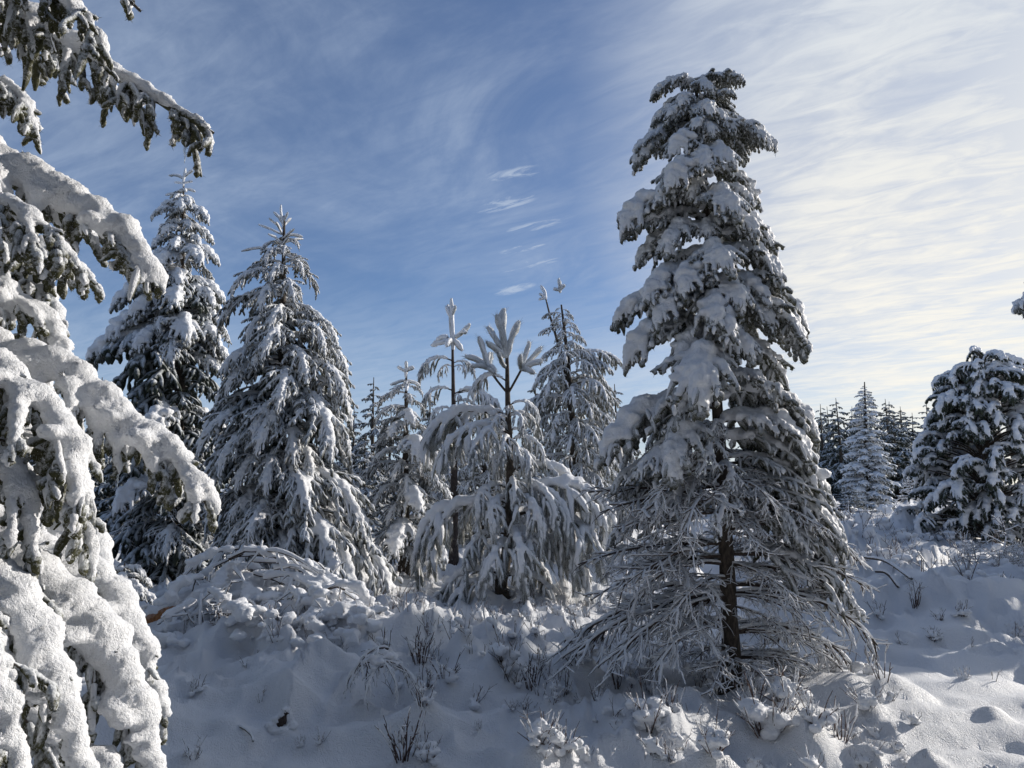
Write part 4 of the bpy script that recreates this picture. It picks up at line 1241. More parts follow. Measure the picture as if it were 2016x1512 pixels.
def far_trees():
    rng = np.random.default_rng(51)
    crowns = [low_crown(1.0 * 6, R, n, rng, rg) for R, n, rg in ((1.35, 40, .3), (1.1, 34, .5), (1.7, 38, .35))]
    pale = [low_crown(1.0 * 6, R, n, rng, rg, M_BACK) for R, n, rg in ((1.3, 40, .4), (1.6, 44, .45))]
    tg = Geo()
    tubes(tg, np.array([[(0, 0, 0), (0, 0, 2), (0.03, 0, 4), (0, 0, 6.1)]]), np.array([[0.14, 0.1, 0.06, 0.015]]), 6, 0, rng)
    tmesh = tg.mesh('trunk', [M_BARK])
    L = [  # top px, top py, Y, crown, label, group
        (1650, 783, 38, 0, 'dark spruce with a pointed double top, left of the pale fir', None),
        (1615, 795, 40, 1, 'ragged dark spruce leaning at the left end of the dark wood', None),
        (1583, 818, 42, 1, 'short dark spruce at the wood edge, beside the nearest spruce', None),
        (1750, 785, 42, 0, 'dark spruce with an even pointed top, right of the pale fir', None),
        (1740, 790, 46, 1, None, 'wood'), (1772, 808, 44, 2, None, 'wood'), (1795, 812, 45, 0, None, 'wood'),
        (1815, 790, 46, 1, 'ragged dark spruce showing against the sky beside the bushy pine', None),
        (1845, 788, 44, 0, None, 'wood'), (1690, 800, 44, 2, None, 'wood'), (1725, 815, 43, 2, None, 'wood'), (1668, 800, 46, 1, None, 'wood'), (1632, 800, 45, 2, None, 'wood'), (1600, 822, 47, 0, None, 'wood'), (1565, 828, 48, 2, None, 'wood'), (1780, 800, 50, 1, None, 'wood'), (1830, 815, 50, 2, None, 'wood'), (1870, 800, 48, 2, None, 'wood'), (1900, 790, 50, 0, None, 'wood'), (1540, 832, 50, 1, None, 'wood'), (1510, 840, 52, 0, None, 'wood'), (1760, 812, 40, 2, None, 'wood'), (1700, 822, 40, 2, None, 'wood'), (1640, 830, 41, 2, None, 'wood'),
        (1670, 948, 27, 1, 'little frosted spruce growing at the foot of the pale fir', None),
        (740, 742, 20, 0, 'grey frosted spruce showing behind the small rounded spruce', None),
        (700, 800, 23, 2, None, 'back'), (722, 850, 18, 2, None, 'back'), (765, 800, 24, 0, None, 'back'), (690, 780, 26, 1, None, 'back'), (845, 760, 24, 1, 'frosted spruce top peeping between the small spruce and the slim pine', None), (850, 850, 20, 2, None, 'back'), (930, 860, 22, 2, None, 'back'), (960, 850, 26, 0, None, 'back'), (1060, 745, 24, 0, 'spruce tip peeping out between the young pine and the twin pine', None), (1040, 850, 22, 2, None, 'back'), (1215, 755, 22, 1, 'frosted spruce top between the twin pine and the nearest spruce', None), (1190, 860, 20, 2, None, 'back'), (1250, 880, 22, 0, None, 'back'), (1310, 850, 24, 2, None, 'back'),
        (900, 930, 17, 2, None, 'back'), (1000, 900, 21, 2, None, 'back'), (1095, 900, 19, 0, None, 'back'), (880, 880, 28, 0, None, 'back'), (990, 870, 30, 2, None, 'back'),
        (215, 740, 19, 0, 'frosted spruce top peeping out left of the tallest left spruce', None), (262, 800, 18, 2, None, 'back'), (170, 850, 18, 2, None, 'back'), (430, 800, 18, 0, None, 'back'), (100, 820, 20, 2, None, 'back'), (330, 860, 17, 2, None, 'back'), (30, 760, 22, 0, None, 'back'), (480, 880, 17, 1, None, 'back'), (600, 850, 18, 2, None, 'back'), (660, 880, 16, 0, None, 'back'),
        (1400, 860, 26, 2, None, 'back'), (1470, 850, 34, 0, None, 'back'), (1350, 850, 32, 1, None, 'back')]
    marks = ((0, 'the left edge'), (300, 'the tallest left spruce'), (555, 'the lit spiky spruce'), (800, 'the small rounded spruce'), (893, 'the slim pine'), (1000, 'the young centre pine'), (1115, 'the twin leader pine'), (1400, 'the nearest spruce'), (1640, 'the far dark wood'))
    ranks = ('tallest', 'second tallest', 'third tallest', 'fourth tallest', 'lowest', 'hidden lowest', 'last')
    seen = {}
    for e in sorted(L, key=lambda e: e[1]):
        if e[5] == 'back':
            k = max(i for i, m in enumerate(marks) if m[0] <= e[0])
            seen.setdefault(k, []).append(e)
    names = {}
    for k, es in seen.items():
        for r_, e in enumerate(es):
            names[e[:3]] = '%s background spruce in the gap between %s and %s' % (ranks[r_] if len(es) > 1 else 'only dark', marks[k][1].replace('the ', '', 1), marks[k + 1][1].replace('the ', '', 1))
    for px, py, Y, c, lab, grp in L:
        lab = lab or names.get((px, py, Y))
        top = at(px, py, Y)
        z0 = gz1(top[0], Y)
        s = (top[2] - z0) / 6.05
        root = thing('spruce_tree', (top[0], Y, z0 - 0.05), lab or ('dark spruce packed in the distant wood on the right' if grp == 'wood' else 'dark shaded spruce in the wood behind the snowy front trees'),
                     'tree', {'wood': 'spruces of the distant dark wood', 'back': 'spruces of the wood behind the front trees'}.get(grp))
        a = rng.uniform(0, 6.28)
        root.rotation_euler = (rng.normal() * .025, rng.normal() * .025, 0)
        wd = (max(s, 0.62) if s < 0.8 else s) * (1.5 if grp == 'wood' else 1.15 if px > 1500 else 1)
        part('trunk', tmesh, root, (0, 0, 0), (0, 0, a), (s, s, s))
        part('crown', pale[c % 2] if 640 < px < 1330 and Y < 25 else crowns[c], root, (0, 0, 0), (0, 0, a), (wd, wd, s))
    unseen_shade_trees(crowns, tmesh, rng)


def unseen_shade_trees(crowns, tmesh, rng):  # unseen spruces, added to block sky light and darken the shaded snow
    for x, y, h in ((-6.5, -2.5, 9), (-3.4, -4.6, 10), (-0.2, -5.4, 9.5), (3.0, -5.2, 10.5), (6.4, -4.0, 9), (9.6, -1.5, 10), (-8.6, 1.2, 10), (-8.4, 5.2, 9), (12.5, 1.5, 9)):
        s = h * 1.3 / 6.05
        root = thing('spruce_tree', (x, y, gz1(x, y) - .05), 'tall dark spruce added out of view to deepen the shade on the snow', 'tree', 'unseen spruces added to deepen the shade')
        a = rng.uniform(0, 6.28)
        part('trunk', tmesh, root, (0, 0, 0), (0, 0, a), s)
        part('crown', crowns[2], root, (0, 0, 0), (0, 0, a), s)


# ------------------------------------------------------------------ the spruce at the left edge, close to the camera
def near_spruce():
    rng = np.random.default_rng(61)
    b = np.array((-2.75, 2.55, gz1(-2.75, 2.55)))
    root = thing('spruce_tree', b, 'big snow draped spruce reaching in from the left edge, closest to the camera', 'tree')
    ax = np.array([b, b + (0, 0, 2), b + (0.05, 0, 5.2)])
    trunk(root, ax, 0.14, 0.03, rng)
    TR = b
    def bough(pts, seed, ice=0, **kw):
        # pts: (px, py, Y)
        r = np.random.default_rng(seed)
        P = np.array([at(*p) for p in pts])
        st = np.array((TR[0] + 0.05, TR[1] + 0.0, P[0][2] + 0.05))
        P = np.concatenate([[st], P])
        o = P[0].copy()
        args = dict(nlat=16, lat=0.26, lang=55, latgrav=1.2, shoot=0.085, shoot_r=0.0115, hsub=3, poke=9, sgrav=1.8, spacing=0.042, hang=10, hang_len=0.14, snow=0.040, vox=0.0112, jit=(0.4, 1.35), needles=28, nlen=0.011, nwid=0.0011, frost=16,
                    vsmooth=3, cover=0.8, disp=0.004, dscale=95, mats=[M_NEEDFG, M_BARK], snowmat=M_SNOWFG, sides=6, K=8, t0=0.35, webs=0.3, rough=0.08, lump=(1.0, 95), strip=0.6, strip_r=0.75, wood=0.008, bare=0.3)
        args.update(kw)
        tm = make_bough(P - o, r, **args)
        bo = part('bough', tm['b'], root, o - TR)
        if tm['s'] is not None:
            part('snow', tm['s'], bo)
        for _ in range(ice):
            add_icicle(bo, tm, r, r.uniform(.03, .06))
        return bo
    Y = 2.5
    LOWER = dict(strip=0.4, disp=0.0035, dscale=130, vsmooth=5, sflat=0.55, jit=(0.8, 1.2), dens=0.25)
    # top bough with its hanging fringe
    bough([(-150, -40, Y), (0, 10, Y), (120, 75, Y), (230, 150, Y), (315, 200, Y), (380, 235, Y), (420, 262, Y)], 1, ice=1, snow=0.026, hang=39, hang_len=0.19, lat=0.15, t0=0.30, cover=0.5, webs=0.3)
    bough([(-150, -90, Y - .1), (0, -60, Y - .15), (90, -20, Y - .15), (170, 40, Y - .15), (200, 100, Y - .15)], 2, snow=0.030, hang=18, hang_len=0.20, lat=0.22, cover=0.6)
    bough([(-150, -60, Y + .25), (0, 0, Y + .3), (80, 50, Y + .3), (130, 130, Y + .3)], 3, snow=0.024, hang=15, hang_len=0.20, cover=0.5)
    bough([(-100, -200, Y), (100, -110, Y), (220, -30, Y), (276, 22, Y)], 4, snow=0.018, hang=6, hang_len=0.06, lat=0.12, cover=0.4, nlat=10)
    # inner layers that close the curtain
    bough([(-150, 480, Y + .5), (0, 520, Y + .6), (70, 560, Y + .6), (130, 640, Y + .6)], 21, snow=0.034, hang=22, hang_len=0.18, lat=0.28, shoot_r=0.014)
    bough([(-150, 420, Y + .3), (0, 470, Y + .4), (110, 500, Y + .4), (190, 560, Y + .4)], 22, snow=0.030, hang=22, hang_len=0.15, lat=0.26, shoot_r=0.014)
    bough([(-150, 900, Y + .4), (0, 960, Y + .5), (100, 1010, Y + .5), (190, 1090, Y + .5)], 23, snow=0.034, hang=24, hang_len=0.2, lat=0.3, shoot_r=0.014)
    bough([(-150, 120, Y + .4), (-40, 150, Y + .5), (40, 190, Y + .5), (70, 260, Y + .5)], 24, snow=0.022, hang=14, hang_len=0.16, lat=0.25, shoot_r=0.013)
    # second bough, thick snow
    bough([(-150, 245, Y), (0, 320, Y), (100, 395, Y), (200, 450, Y), (270, 505, Y), (308, 565, Y)], 5, ice=2, snow=0.050, hang=18, hang_len=0.13, lat=0.24, shoot_r=0.0135)
    bough([(-150, 330, Y - .2), (0, 400, Y - .25), (90, 450, Y - .25), (150, 530, Y - .22)], 6, snow=0.026, hang=18, hang_len=0.15, lat=0.3, shoot_r=0.0135, cover=0.45)
    bough([(-150, 560, Y + .2), (0, 590, Y + .25), (70, 630, Y + .3), (135, 700, Y + .3)], 7, snow=0.042, hang=10, hang_len=0.12)
    # third bough, the long one
    bough([(-150, 640, Y), (0, 700, Y), (110, 735, Y), (190, 795, Y), (260, 850, Y), (335, 900, Y), (380, 950, Y), (412, 1000, Y)], 8, ice=4, snow=0.042, hang=15, hang_len=0.11, lat=0.20, shoot_r=0.0125, nlat=22, cover=.95, latgrav=1.7)
    bough([(-150, 680, Y - .2), (0, 740, Y - .25), (80, 800, Y - .25), (140, 900, Y - .25), (165, 1010, Y - .22)], 9, ice=2, snow=0.040, hang=19, hang_len=0.18, lat=0.30, shoot_r=0.0135, cover=0.7)
    bough([(-150, 800, Y), (0, 840, Y + .1), (110, 900, Y + .15), (160, 1000, Y + .15), (175, 1110, Y + .15)], 10, snow=0.032, hang=21, hang_len=0.2, lat=0.28, shoot_r=0.0135, cover=0.55)
    bough([(-150, 850, Y - .25), (-20, 890, Y - .3), (50, 980, Y - .3), (60, 1090, Y - .3)], 11, snow=0.03, hang=19, hang_len=0.18, lat=0.30, shoot_r=0.0135, cover=0.5)
    # the heavy lower boughs
    bough([(-120, 1090, Y), (60, 1150, Y), (140, 1215, Y), (210, 1320, Y), (265, 1430, Y), (310, 1560, Y)], 12, snow=0.06, hang=52, hang_len=0.13, lat=0.22, cover=0.3, webs=0.22, shoot_r=0.0125, poke=16, **LOWER)
    bough([(-120, 1060, Y + .3), (90, 1100, Y + .35), (175, 1140, Y + .35), (240, 1230, Y + .35), (285, 1320, Y + .35), (306, 1405, Y + .35)], 13, snow=0.054, hang=52, hang_len=0.13, lat=0.22, cover=0.3, webs=0.22, shoot_r=0.0125, poke=16, **LOWER)
    bough([(-120, 1110, Y - .3), (10, 1170, Y - .35), (60, 1260, Y - .35), (100, 1360, Y - .35), (145, 1470, Y - .35), (170, 1580, Y - .35)], 14, snow=0.048, hang=52, hang_len=0.13, lat=0.22, cover=0.3, webs=0.22, poke=16, **LOWER)
    bough([(-120, 1240, Y - .45), (-40, 1330, Y - .5), (10, 1440, Y - .5), (30, 1560, Y - .5)], 15, snow=0.044, hang=52, hang_len=0.12, lat=0.22, cover=0.3, webs=0.22, poke=16, **LOWER)
    bough([(-120, 1010, Y + .4), (100, 1040, Y + .5), (175, 1080, Y + .5), (212, 1160, Y + .5)], 16, snow=0.055, hang=6, hang_len=0.1, lat=0.22)
    bough([(-120, 1330, Y - .2), (40, 1400, Y - .15), (140, 1470, Y - .1), (230, 1530, Y - .1)], 17, snow=0.045, hang=24, lat=0.26, cover=0.4, webs=0.2)


# ------------------------------------------------------------------ heap of the fallen tree, saplings, shrubs, sprigs
def snow_blob(C, S, vox, disp=0.008, ds=14, seed=3):
    v, f = balls(C, S)
    v, q = voxel(v, f, vox, 3, disp, ds, seed)
    g = Geo(); g.add(v, q)
    return g.mesh('snow', [M_SNOW])


def snowed_tubes(curves, r, snow_k, rng, wood, sides=6):
    g, gs = Geo(), Geo()
    C = np.array(curves)
    R = np.asarray(r)
    tubes(g, C, R, sides, 0, rng, 0.08)
    TT = unit(np.gradient(C, axis=1))
    rr = R * snow_k * rng.uniform(0.75, 1.25, R.shape)
    rr[:, -1] *= 0.5
    tubes(gs, C + above(TT) * (R * 0.45 + rr * 0.6)[..., None], rr, 6, 0, rng, 0.1)
    return g.mesh('branch', [wood]), gs.mesh('snow', [M_SNOW])


def fallen_tree():
    rng = np.random.default_rng(71)
    o = ground_hit(500, 1215)
    Y = 8.4
    c = at(470, 1150, Y)
    b = np.array((c[0], Y, gz1(c[0], Y)))
    root = thing('fallen_tree', b, 'fallen tree heaped with snow, arching branches and bare orange wood showing', 'fallen tree')
    # stem
    P = resample([at(255, 1255, 8.0), at(310, 1215, 8.05), at(420, 1175, 8.2), at(560, 1160, 8.5), at(720, 1190, 8.6)], 20) - b
    g = Geo()
    tubes(g, P[None], np.linspace(0.075, 0.045, 20)[None], 10, 0, rng, 0.06)
    part('trunk', g.mesh('trunk', [M_WOOD]), root)
    C, S = [], []
    for t in np.linspace(0, 1, 34):
        p = P[min(19, int(t * 19))]
        r = rng.uniform(0.075, 0.11)
        C.append(p + (rng.normal() * .02, rng.uniform(-.02, .06), 0.085)); S.append((r, r, r * .8))
    # arching limbs and their twigs
    E = [((470, 1080), (335, 1165)), ((480, 1090), (345, 1180)), ((470, 1095), (660, 1150)), ((480, 1085), (640, 1135)), ((500, 1105), (700, 1190)), ((470, 1110), (420, 1175)), ((430, 1110), (370, 1165)), ((540, 1120), (690, 1165)),
         ((440, 1120), (410, 1190)), ((460, 1120), (495, 1190)), ((500, 1130), (600, 1185)), ((570, 1160), (602, 1188)), ((620, 1170), (650, 1180)), ((400, 1140), (330, 1190)), ((590, 1135), (720, 1195)), ((520, 1140), (640, 1180)), ((350, 1210), (330, 1290)), ((400, 1200), (380, 1280)), ((380, 1190), (310, 1230)),
         ((450, 1100), (560, 1110)), ((420, 1140), (520, 1120)), ((640, 1160), (740, 1200)), ((500, 1170), (450, 1230)), ((540, 1190), (500, 1240))]
    for _ in range(44):
        x0, y0 = rng.uniform(340, 700), rng.uniform(1110, 1235)
        y0 = max(y0, 1095 + abs(x0 - 480) * .33)
        E.append(((x0, y0), (x0 + rng.uniform(-70, 90), y0 + rng.uniform(15, 75))))
    for i, (a, e) in enumerate(E):
        Ya = rng.uniform(7.9, 8.5) if a[1] < 1160 else rng.uniform(7.5, 7.9)
        A, B = at(*a, Ya) - b, at(*e, Ya - rng.uniform(0.05, .35)) - b
        m = (A + B) / 2 + UP * rng.uniform(.04, .14) * np.linalg.norm(B - A) / .6
        c = resample([A, m, B], 12)
        cs = [c]
        if i < 24 or rng.random() < .55:
            k0, k1 = sorted(rng.integers(0, 12, 2))
            for k in range(k0, min(12, k1 + 3)):
                for _ in range(2):
                    r = rng.uniform(.022, .058)
                    C.append(c[k] + (rng.normal() * .03, rng.normal() * .02, r * .35)); S.append((r * 1.2, r, r * .75))
        for j in range(rng.integers(2, 6)):
            k = int(rng.integers(2, 11))
            d = unit(rng.normal(size=3) * (1, .6, .8) + (0, -.3, -.3))
            cs.append(curve_from(c[k], d, rng.uniform(.10, .26), 12, rng.uniform(.2, 1.4), rng, .10))
        R = np.array([np.linspace(.012, .006, 12)] + [np.linspace(.006, .004, 12)] * (len(cs) - 1))
        bm, sm = snowed_tubes(cs, R, rng.uniform(1.3, 2.4), rng, M_TWIG)
        o_ = part('branch', bm, root)
        part('snow', sm, o_)
    for _ in range(90):     # lumps of snow resting on the heap itself
        x0 = rng.uniform(300, 740)
        h = ground_hit(x0, max(1120 + abs(x0 - 480) * .34, rng.uniform(1110, 1270)))
        for _ in range(4):
            r = rng.uniform(.02, .065)
            C.append(np.array(h) + rng.normal(size=3) * (.09, .07, .02) + (0, 0, r * .2) - b); S.append((r * 1.3, r, r * .8))
    part('snow', snow_blob(C, S, 0.018, .010, 22), root)


def sapling(name, px, py, Y, top, n, label, cat, rng, spread=0.5, bent=0.0, r=0.008, snow_k=1.35, n2=4, lw=0.55, tl=1.0):
    b = np.array((at(px, py, Y)[0], Y, 0)); b[2] = gz1(b[0], Y)
    if at(px, py, Y)[2] > b[2] + 0.02:
        b[2] = at(px, py, Y)[2] - 0.03
    t = at(top[0], top[1], Y) - b
    H = np.linalg.norm(t)
    root = thing(name, b, label, cat)
    st = resample([np.zeros(3), t * .5 + (bent * H, 0, 0), t], 12)
    bm, sm = snowed_tubes([st], np.linspace(r, r * .45, 12)[None], snow_k * .6, rng, M_TWIG)
    s = part('stem', bm, root); part('snow', sm, s)
    for i in range(n):
        k = int(2 + 9 * (i + rng.random()) / n)
        az = i * 2.4 + rng.uniform(-.5, .5)
        d = unit(np.array((math.cos(az), math.sin(az), rng.uniform(-.1, .7))))
        ln = H * spread * (1.1 - .75 * k / 11) * rng.uniform(.6, 1.2)
        c = curve_from(st[k], d, ln, 10, rng.uniform(-.3, .7), rng, .10)
        cs = [c]
        for j in range(n2):
            kk = int(rng.integers(3, 9))
            dd = unit(unit(c[kk] - c[kk - 1]) + rng.normal(size=3) * .6)
            cs.append(curve_from(c[kk], dd, ln * rng.uniform(.2, .5) * tl, 10, .2, rng, .12))
        R = np.array([np.linspace(r * lw, r * .3, 10)] + [np.full(10, r * .32)] * (len(cs) - 1))
        bm, sm = snowed_tubes(cs, R, snow_k, rng, M_TWIG)
        o_ = part('branch', bm, root); part('snow', sm, o_)
    return root


def gen_tuft(kind, seed, low=False):
    """heather or bilberry sprigs, one metre tall before scaling; stems, the frost on them, the snow caught between them"""
    rng = np.random.default_rng(seed)
    n = (13, 12, 16, 10, 4, 22)[kind]
    n = int(n * .40) if low else n
    sp = (.45, .75, .65, .9, .35, .75)[kind]
    C, R = [], []
    for i in range(n):
        az = rng.uniform(0, 6.28)
        d = unit(np.array((math.cos(az) * sp * rng.uniform(.2, 1), math.sin(az) * sp * rng.uniform(.2, 1), 1)))
        p0 = np.array((math.cos(az), math.sin(az), 0)) * rng.uniform(0, .18) - (0, 0, .12)
        ln = rng.uniform(.45, 1.08)
        c = curve_from(p0, d, ln, 9, rng.uniform(-.3, .5) * sp, rng, .07)
        C.append(c); R.append(np.linspace(.017, .009, 9))
        for j in range(rng.integers(1, 3 if low else 5)):
            k = int(rng.integers(3, 8))
            dd = unit(unit(c[k] - c[k - 1]) + rng.normal(size=3) * .45 + (0, 0, .15))
            C.append(curve_from(c[k], dd, ln * rng.uniform(.15, .45), 9, 0, rng, .09)); R.append(np.linspace(.010, .007, 9))
    C, R = np.array(C), np.array(R)
    if low:
        C, R = C[:, ::2], R[:, ::2]
    g = Geo()
    tubes(g, C, R, 3 if low else 4, 0, rng, .1)
    sel = rng.random(len(C)) < .72
    Cs, Rs = C[sel], R[sel]
    TT = unit(np.gradient(Cs, axis=1))
    pr = np.interp(np.linspace(0, 1, C.shape[1]), [0, .35, .8, 1], [.25, .75, 1.35, .8])
    rr = Rs * 1.35 * pr * rng.uniform(.6, 1.4, Rs.shape)
    side = np.array((-.55, -.15, .8))
    tubes(g, Cs + (above(TT) * .5 + side * .5) * (Rs * .4 + rr * .5)[..., None], rr, 3 if low else 5, 1, rng, .2)
    if kind in (2, 3, 5, 1):
        bc, bs = [], []
        for _ in range({2: 9, 3: 6, 5: 16, 1: 4}[kind]):
            r = rng.uniform(.07, .17)
            a = rng.uniform(0, 6.28)
            bc.append((math.cos(a) * rng.uniform(0, .45), math.sin(a) * rng.uniform(0, .45), rng.uniform(.02, .5 if kind == 5 else .32))); bs.append((r * 1.3, r * 1.2, r * .8))
        v, f = balls(bc, bs)
        v, q = voxel(v, f, .075 if low else .035, 1 if low else 2, .03, 9, seed)
        g.add(v, q, mat=1)
    return g


def tufts():
    rng = np.random.default_rng(81)
    geos = [[gen_tuft(k, 900 + 10 * k + j) for j in range(2)] for k in range(6)]
    lows = [[gen_tuft(k, 900 + 10 * k + j, True) for j in range(2)] for k in range(6)]
    meshes = [[g.mesh('heather_tuft', [M_HEATH, M_SNOW]) for g in gg] for gg in geos]
    for (px, py, h, k, lab), (x, y, _) in zip(TUFTS, _pos):
        s = h / FPX * math.hypot(x, y)
        o = part('heather_tuft', meshes[k][int(rng.integers(0, 2))], None, (x, y, gz1(x, y) - .01), (0, 0, rng.uniform(0, 6.28)), s)
        props(o, lab, 'heather', 'heather tufts poking out of the snow')
    # the rest of the heather nobody could count
    G = Geo()
    def scatter(n, fx, fy, hs, kinds, cond=None):
        for _ in range(n):
            x, y = fx(), fy()
            if cond and not cond(x, y):
                continue
            k = int(rng.choice(kinds))
            g = lows[k][int(rng.integers(0, 2))]
            s = rng.uniform(*hs)
            z = gz1(x, y)
            a = rng.uniform(0, 6.28)
            off = G.n
            v = rotz(np.concatenate(g.v) * s, a) + (x, y, z)
            G.v.append(v); G.n += len(v)
            G.q += [(q + off, m) for q, m in g.q]
            G.t += [(t + off, m) for t, m in g.t]
    scatter(85, lambda: rng.normal(-1.6, .75), lambda: rng.normal(7.3, .6), (.10, .24), (0, 1, 4, 3, 5), lambda x, y: y > 6.2)
    scatter(150, lambda: rng.normal(.2, 1.1), lambda: rng.normal(7.2, .9), (.10, .28), (0, 1, 4, 3), lambda x, y: y > 5.6 and x > -1.2)
    scatter(40, lambda: rng.uniform(-.5, 1.6), lambda: rng.uniform(8.6, 10), (.12, .26), (0, 5, 5, 1))
    scatter(60, lambda: rng.uniform(.7, 2.7), lambda: rng.uniform(5.5, 7.2), (.10, .28), (0, 5, 1, 3))
    scatter(180, lambda: rng.uniform(3.0, 9.5), lambda: rng.uniform(9.6, 17.5), (.20, .5), (5, 5, 3, 2, 1))
    scatter(60, lambda: rng.uniform(6, 14), lambda: rng.uniform(18, 27), (.3, .7), (5, 3, 2))
    scatter(26, lambda: rng.uniform(-1.8, .5), lambda: rng.uniform(9.5, 12), (.15, .35), (5, 2, 3))
    scatter(48, lambda: rng.uniform(.1, 2.6), lambda: rng.uniform(4.3, 5.3), (.05, .16), (5, 5, 3, 4))
    o = part('heather_undergrowth', G.mesh('heather_undergrowth', [M_HEATH, M_SNOW]), None)
    props(o, 'frosted heather and twigs sticking out of the lumpy snow', None, None, 'stuff')


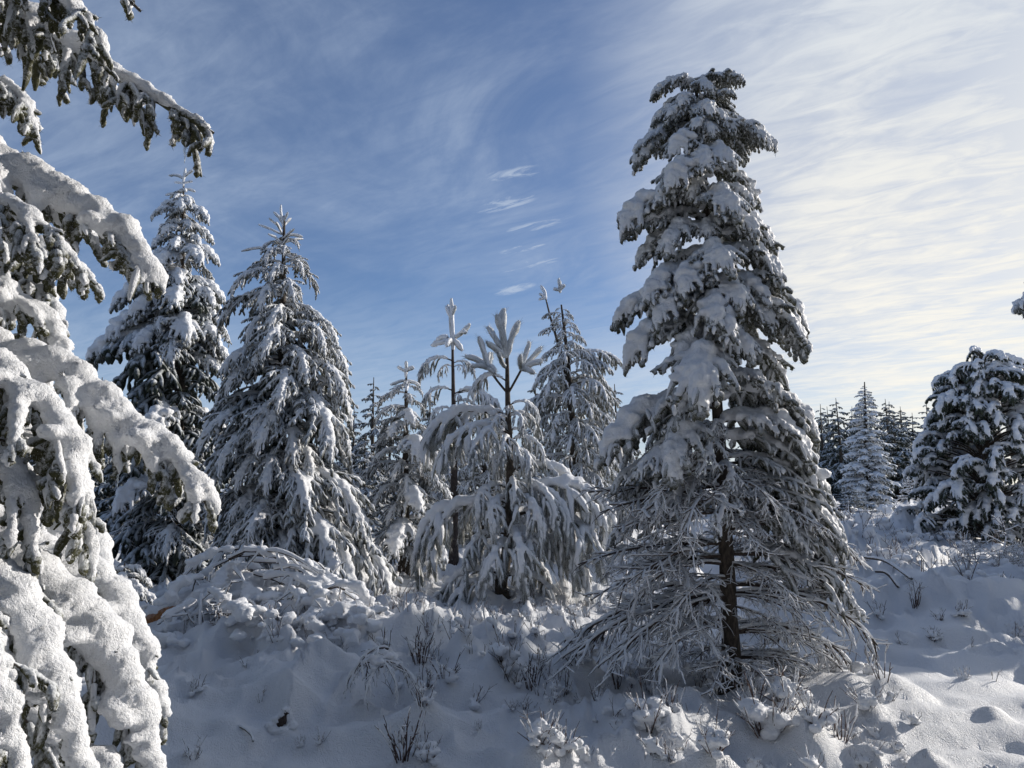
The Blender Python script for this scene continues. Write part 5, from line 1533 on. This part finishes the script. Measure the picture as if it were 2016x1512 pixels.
def small_things():
    rng = np.random.default_rng(91)
    sapling('bare_sapling', 437, 1315, 7.3, (425, 1185), 22, 'bare snow lined sapling standing in front of the fallen tree', 'sapling', rng, .62, .03, .010, 1.5, 5)
    sapling('bare_sapling', 467, 1125, 8.45, (467, 1061), 4, 'thin cross shaped sapling tip rising from the top of the heap', 'sapling', rng, .5, 0, .006, 1.3, 1)
    sapling('bare_sapling', 1232, 1160, 8.6, (1234, 1090), 9, 'spindly bare sapling behind the left branches of the nearest spruce', 'sapling', rng, .9, 0, .008, 1.3, 3)
    sapling('frosted_sapling', 1790, 990, 24, (1788, 940), 26, 'white frosted sapling between the pale fir and the bushy pine', 'sapling', rng, .55, 0, .022, 1.5, 6)
    sapling('frosted_shrub', 1975, 1090, 13.0, (1968, 1018), 9, 'crooked frosted shrub in front of the bushy pine at the right edge', 'shrub', rng, .6, .12, .014, 1.6, 3)
    sapling('frosted_shrub', 1925, 1135, 11.4, (1915, 1068), 34, 'feathery frosted shrub, left one at the right edge', 'shrub', rng, .95, 0, .007, 1.6, 6)
    sapling('frosted_shrub', 1995, 1140, 11.0, (1996, 1075), 32, 'feathery frosted shrub cut by the right edge', 'shrub', rng, .95, 0, .007, 1.6, 6)
    sapling('frosted_shrub', 1715, 1075, 15.0, (1712, 1045), 30, 'low frosted shrub beside the drooping right boughs of the nearest spruce', 'shrub', rng, 1.3, 0, .010, 1.6, 6)
    # branch bent to the ground under a cloak of snow
    x, y, z = ground_hit(742, 1385)
    b = np.array((x, y, z))
    root = thing('bent_branch', b, 'bent branch draped with lacy snow on the slope below the mound', 'branch')
    peak = b + (0.02, 0.02, .27)
    C, S = [], []
    for i in range(9):
        r2 = np.random.default_rng(950 + i)
        ax = arch_axis(1.0, rad(r2.uniform(0, 35)), rad(r2.uniform(-95, -70)), .8, r2, wig=.3)
        tm = make_bare(ax, r2, nlat=9, lat=.35, lang=40, spacing=.12, twig=.14, wood=.016, snow_k=1.6, tw=.006)
        az = i * .70 + r2.uniform(-.25, .25) + 3.0
        sc_ = r2.uniform(.26, .40)
        place(root, tm, peak + r2.normal(size=3) * .02, az, sc_, name='twig')
        for t in np.linspace(0, .55, 6):
            p = rotz(ax[int(t * 15)] * sc_, az) + (0.02, 0.02, .285)
            r = r2.uniform(.018, .042) * (1.1 - t)
            C.append(p + r2.normal(size=3) * .012); S.append((r, r, r * .7))
    part('snow', snow_blob(C, S, .011, .008, 34), root)
    # stump
    x, y, z = ground_hit(552, 1432)
    root = thing('tree_stump', (x, y, z - .02), 'short rotten stump with flaking bark in the shaded snow slope', 'stump')
    g = Geo()
    tubes(g, resample([(-.03, 0, -.06), (0, 0, .03), (.025, 0, .09), (.04, .01, .14)], 14)[None], np.linspace(.040, .030, 14)[None], 16, 0, rng, .12, (0.9, 40))
    part('wood', g.mesh('wood', [M_TWIG]), root)
    part('snow', snow_blob([(.042, .01, .145), (.01, -.005, .115), (-.035, -.01, .07), (-.075, -.02, .02), (.0, .05, .06), (-.05, .03, .05), (.09, .02, .01), (.055, .03, .08), (0, -.05, -.01)], [(.040, .042, .026), (.030, .035, .025), (.035, .04, .03), (.06, .05, .035), (.07, .05, .06), (.06, .05, .04), (.06, .06, .04), (.04, .04, .05), (.09, .05, .035)], .008, .006, 40), root)
    root.scale = (.75,) * 3
    # seedling under the tall left spruce
    x, y, z = ground_hit(238, 1215)
    root = thing('spruce_seedling', (x, y, z), 'snow capped spruce seedling in the dark under the left spruces', 'seedling')
    axis = np.array([(x, y, z), (x, y, z + .55)])
    trunk(root, axis, .02, .006, rng)
    for i in range(9):
        a = i * 2.4
        place(root, SPRUCE[i % 5], (x, y, z + .50 - .03 * i), a, .28 + .016 * i)
    # bent grass stalks
    x, y, z = ground_hit(948, 1262)
    for pts, lab in (((( 910, 1258), (948, 1182), (960, 1252)), 'frosted grass stalk folded like an upside down V below the young pine'), (((979, 1256), (972, 1215), (965, 1207)), 'frosted straight grass stalk right of the folded one')):
        P = np.array([at(p[0], p[1], y) for p in pts])
        b = P[0].copy()
        g = Geo()
        q = np.concatenate([np.linspace(P[0], P[1], 8), np.linspace(P[1], P[2], 8)[1:]]) - b
        tubes(g, q[None], np.full((1, len(q)), .006), 6, 0, rng, .25)
        o = part('grass_stalk', g.mesh('grass_stalk', [M_SNOW]), None, b)
        props(o, lab, 'grass stalk')
    # twig lying on the slope
    x, y, z = ground_hit(485, 1455)
    c = np.array([(-.11, .12, .02), (-.05, .06, .035), (.03, -.01, .015), (.07, -.09, .0)])
    bm, sm = snowed_tubes([resample(c, 12)], np.full((1, 12), .006), 1.0, rng, M_TWIG)
    o = part('fallen_twig', bm, None, (x, y, z + .005)); part('snow', sm, o)
    props(o, 'thin fallen twig lying on the smooth shaded slope', 'twig')
    # poles lying across the path on the right
    for a, e, lab in (((1705, 1122), (1795, 1152), 'fallen pole lying on the snow, upper one of two right of the spruce'), ((1725, 1145), (1770, 1165), 'fallen pole lying on the snow, lower one of two right of the spruce')):
        A, B = np.array(ground_hit(*a)), np.array(ground_hit(*e))
        c = resample([A + (0, 0, .10), (A + B) / 2 + (0, 0, .14), B + (0, 0, .04)], 12)
        bm, sm = snowed_tubes([c - A], np.full((1, 12), .016), 1.0, rng, M_TWIG)
        o = part('fallen_pole', bm, None, A); part('snow', sm, o)
        props(o, lab, 'pole')


build_ground()
main_spruce()
left_trees()
middle_trees()
right_trees()
far_trees()
near_spruce()
fallen_tree()
small_things()
tufts()
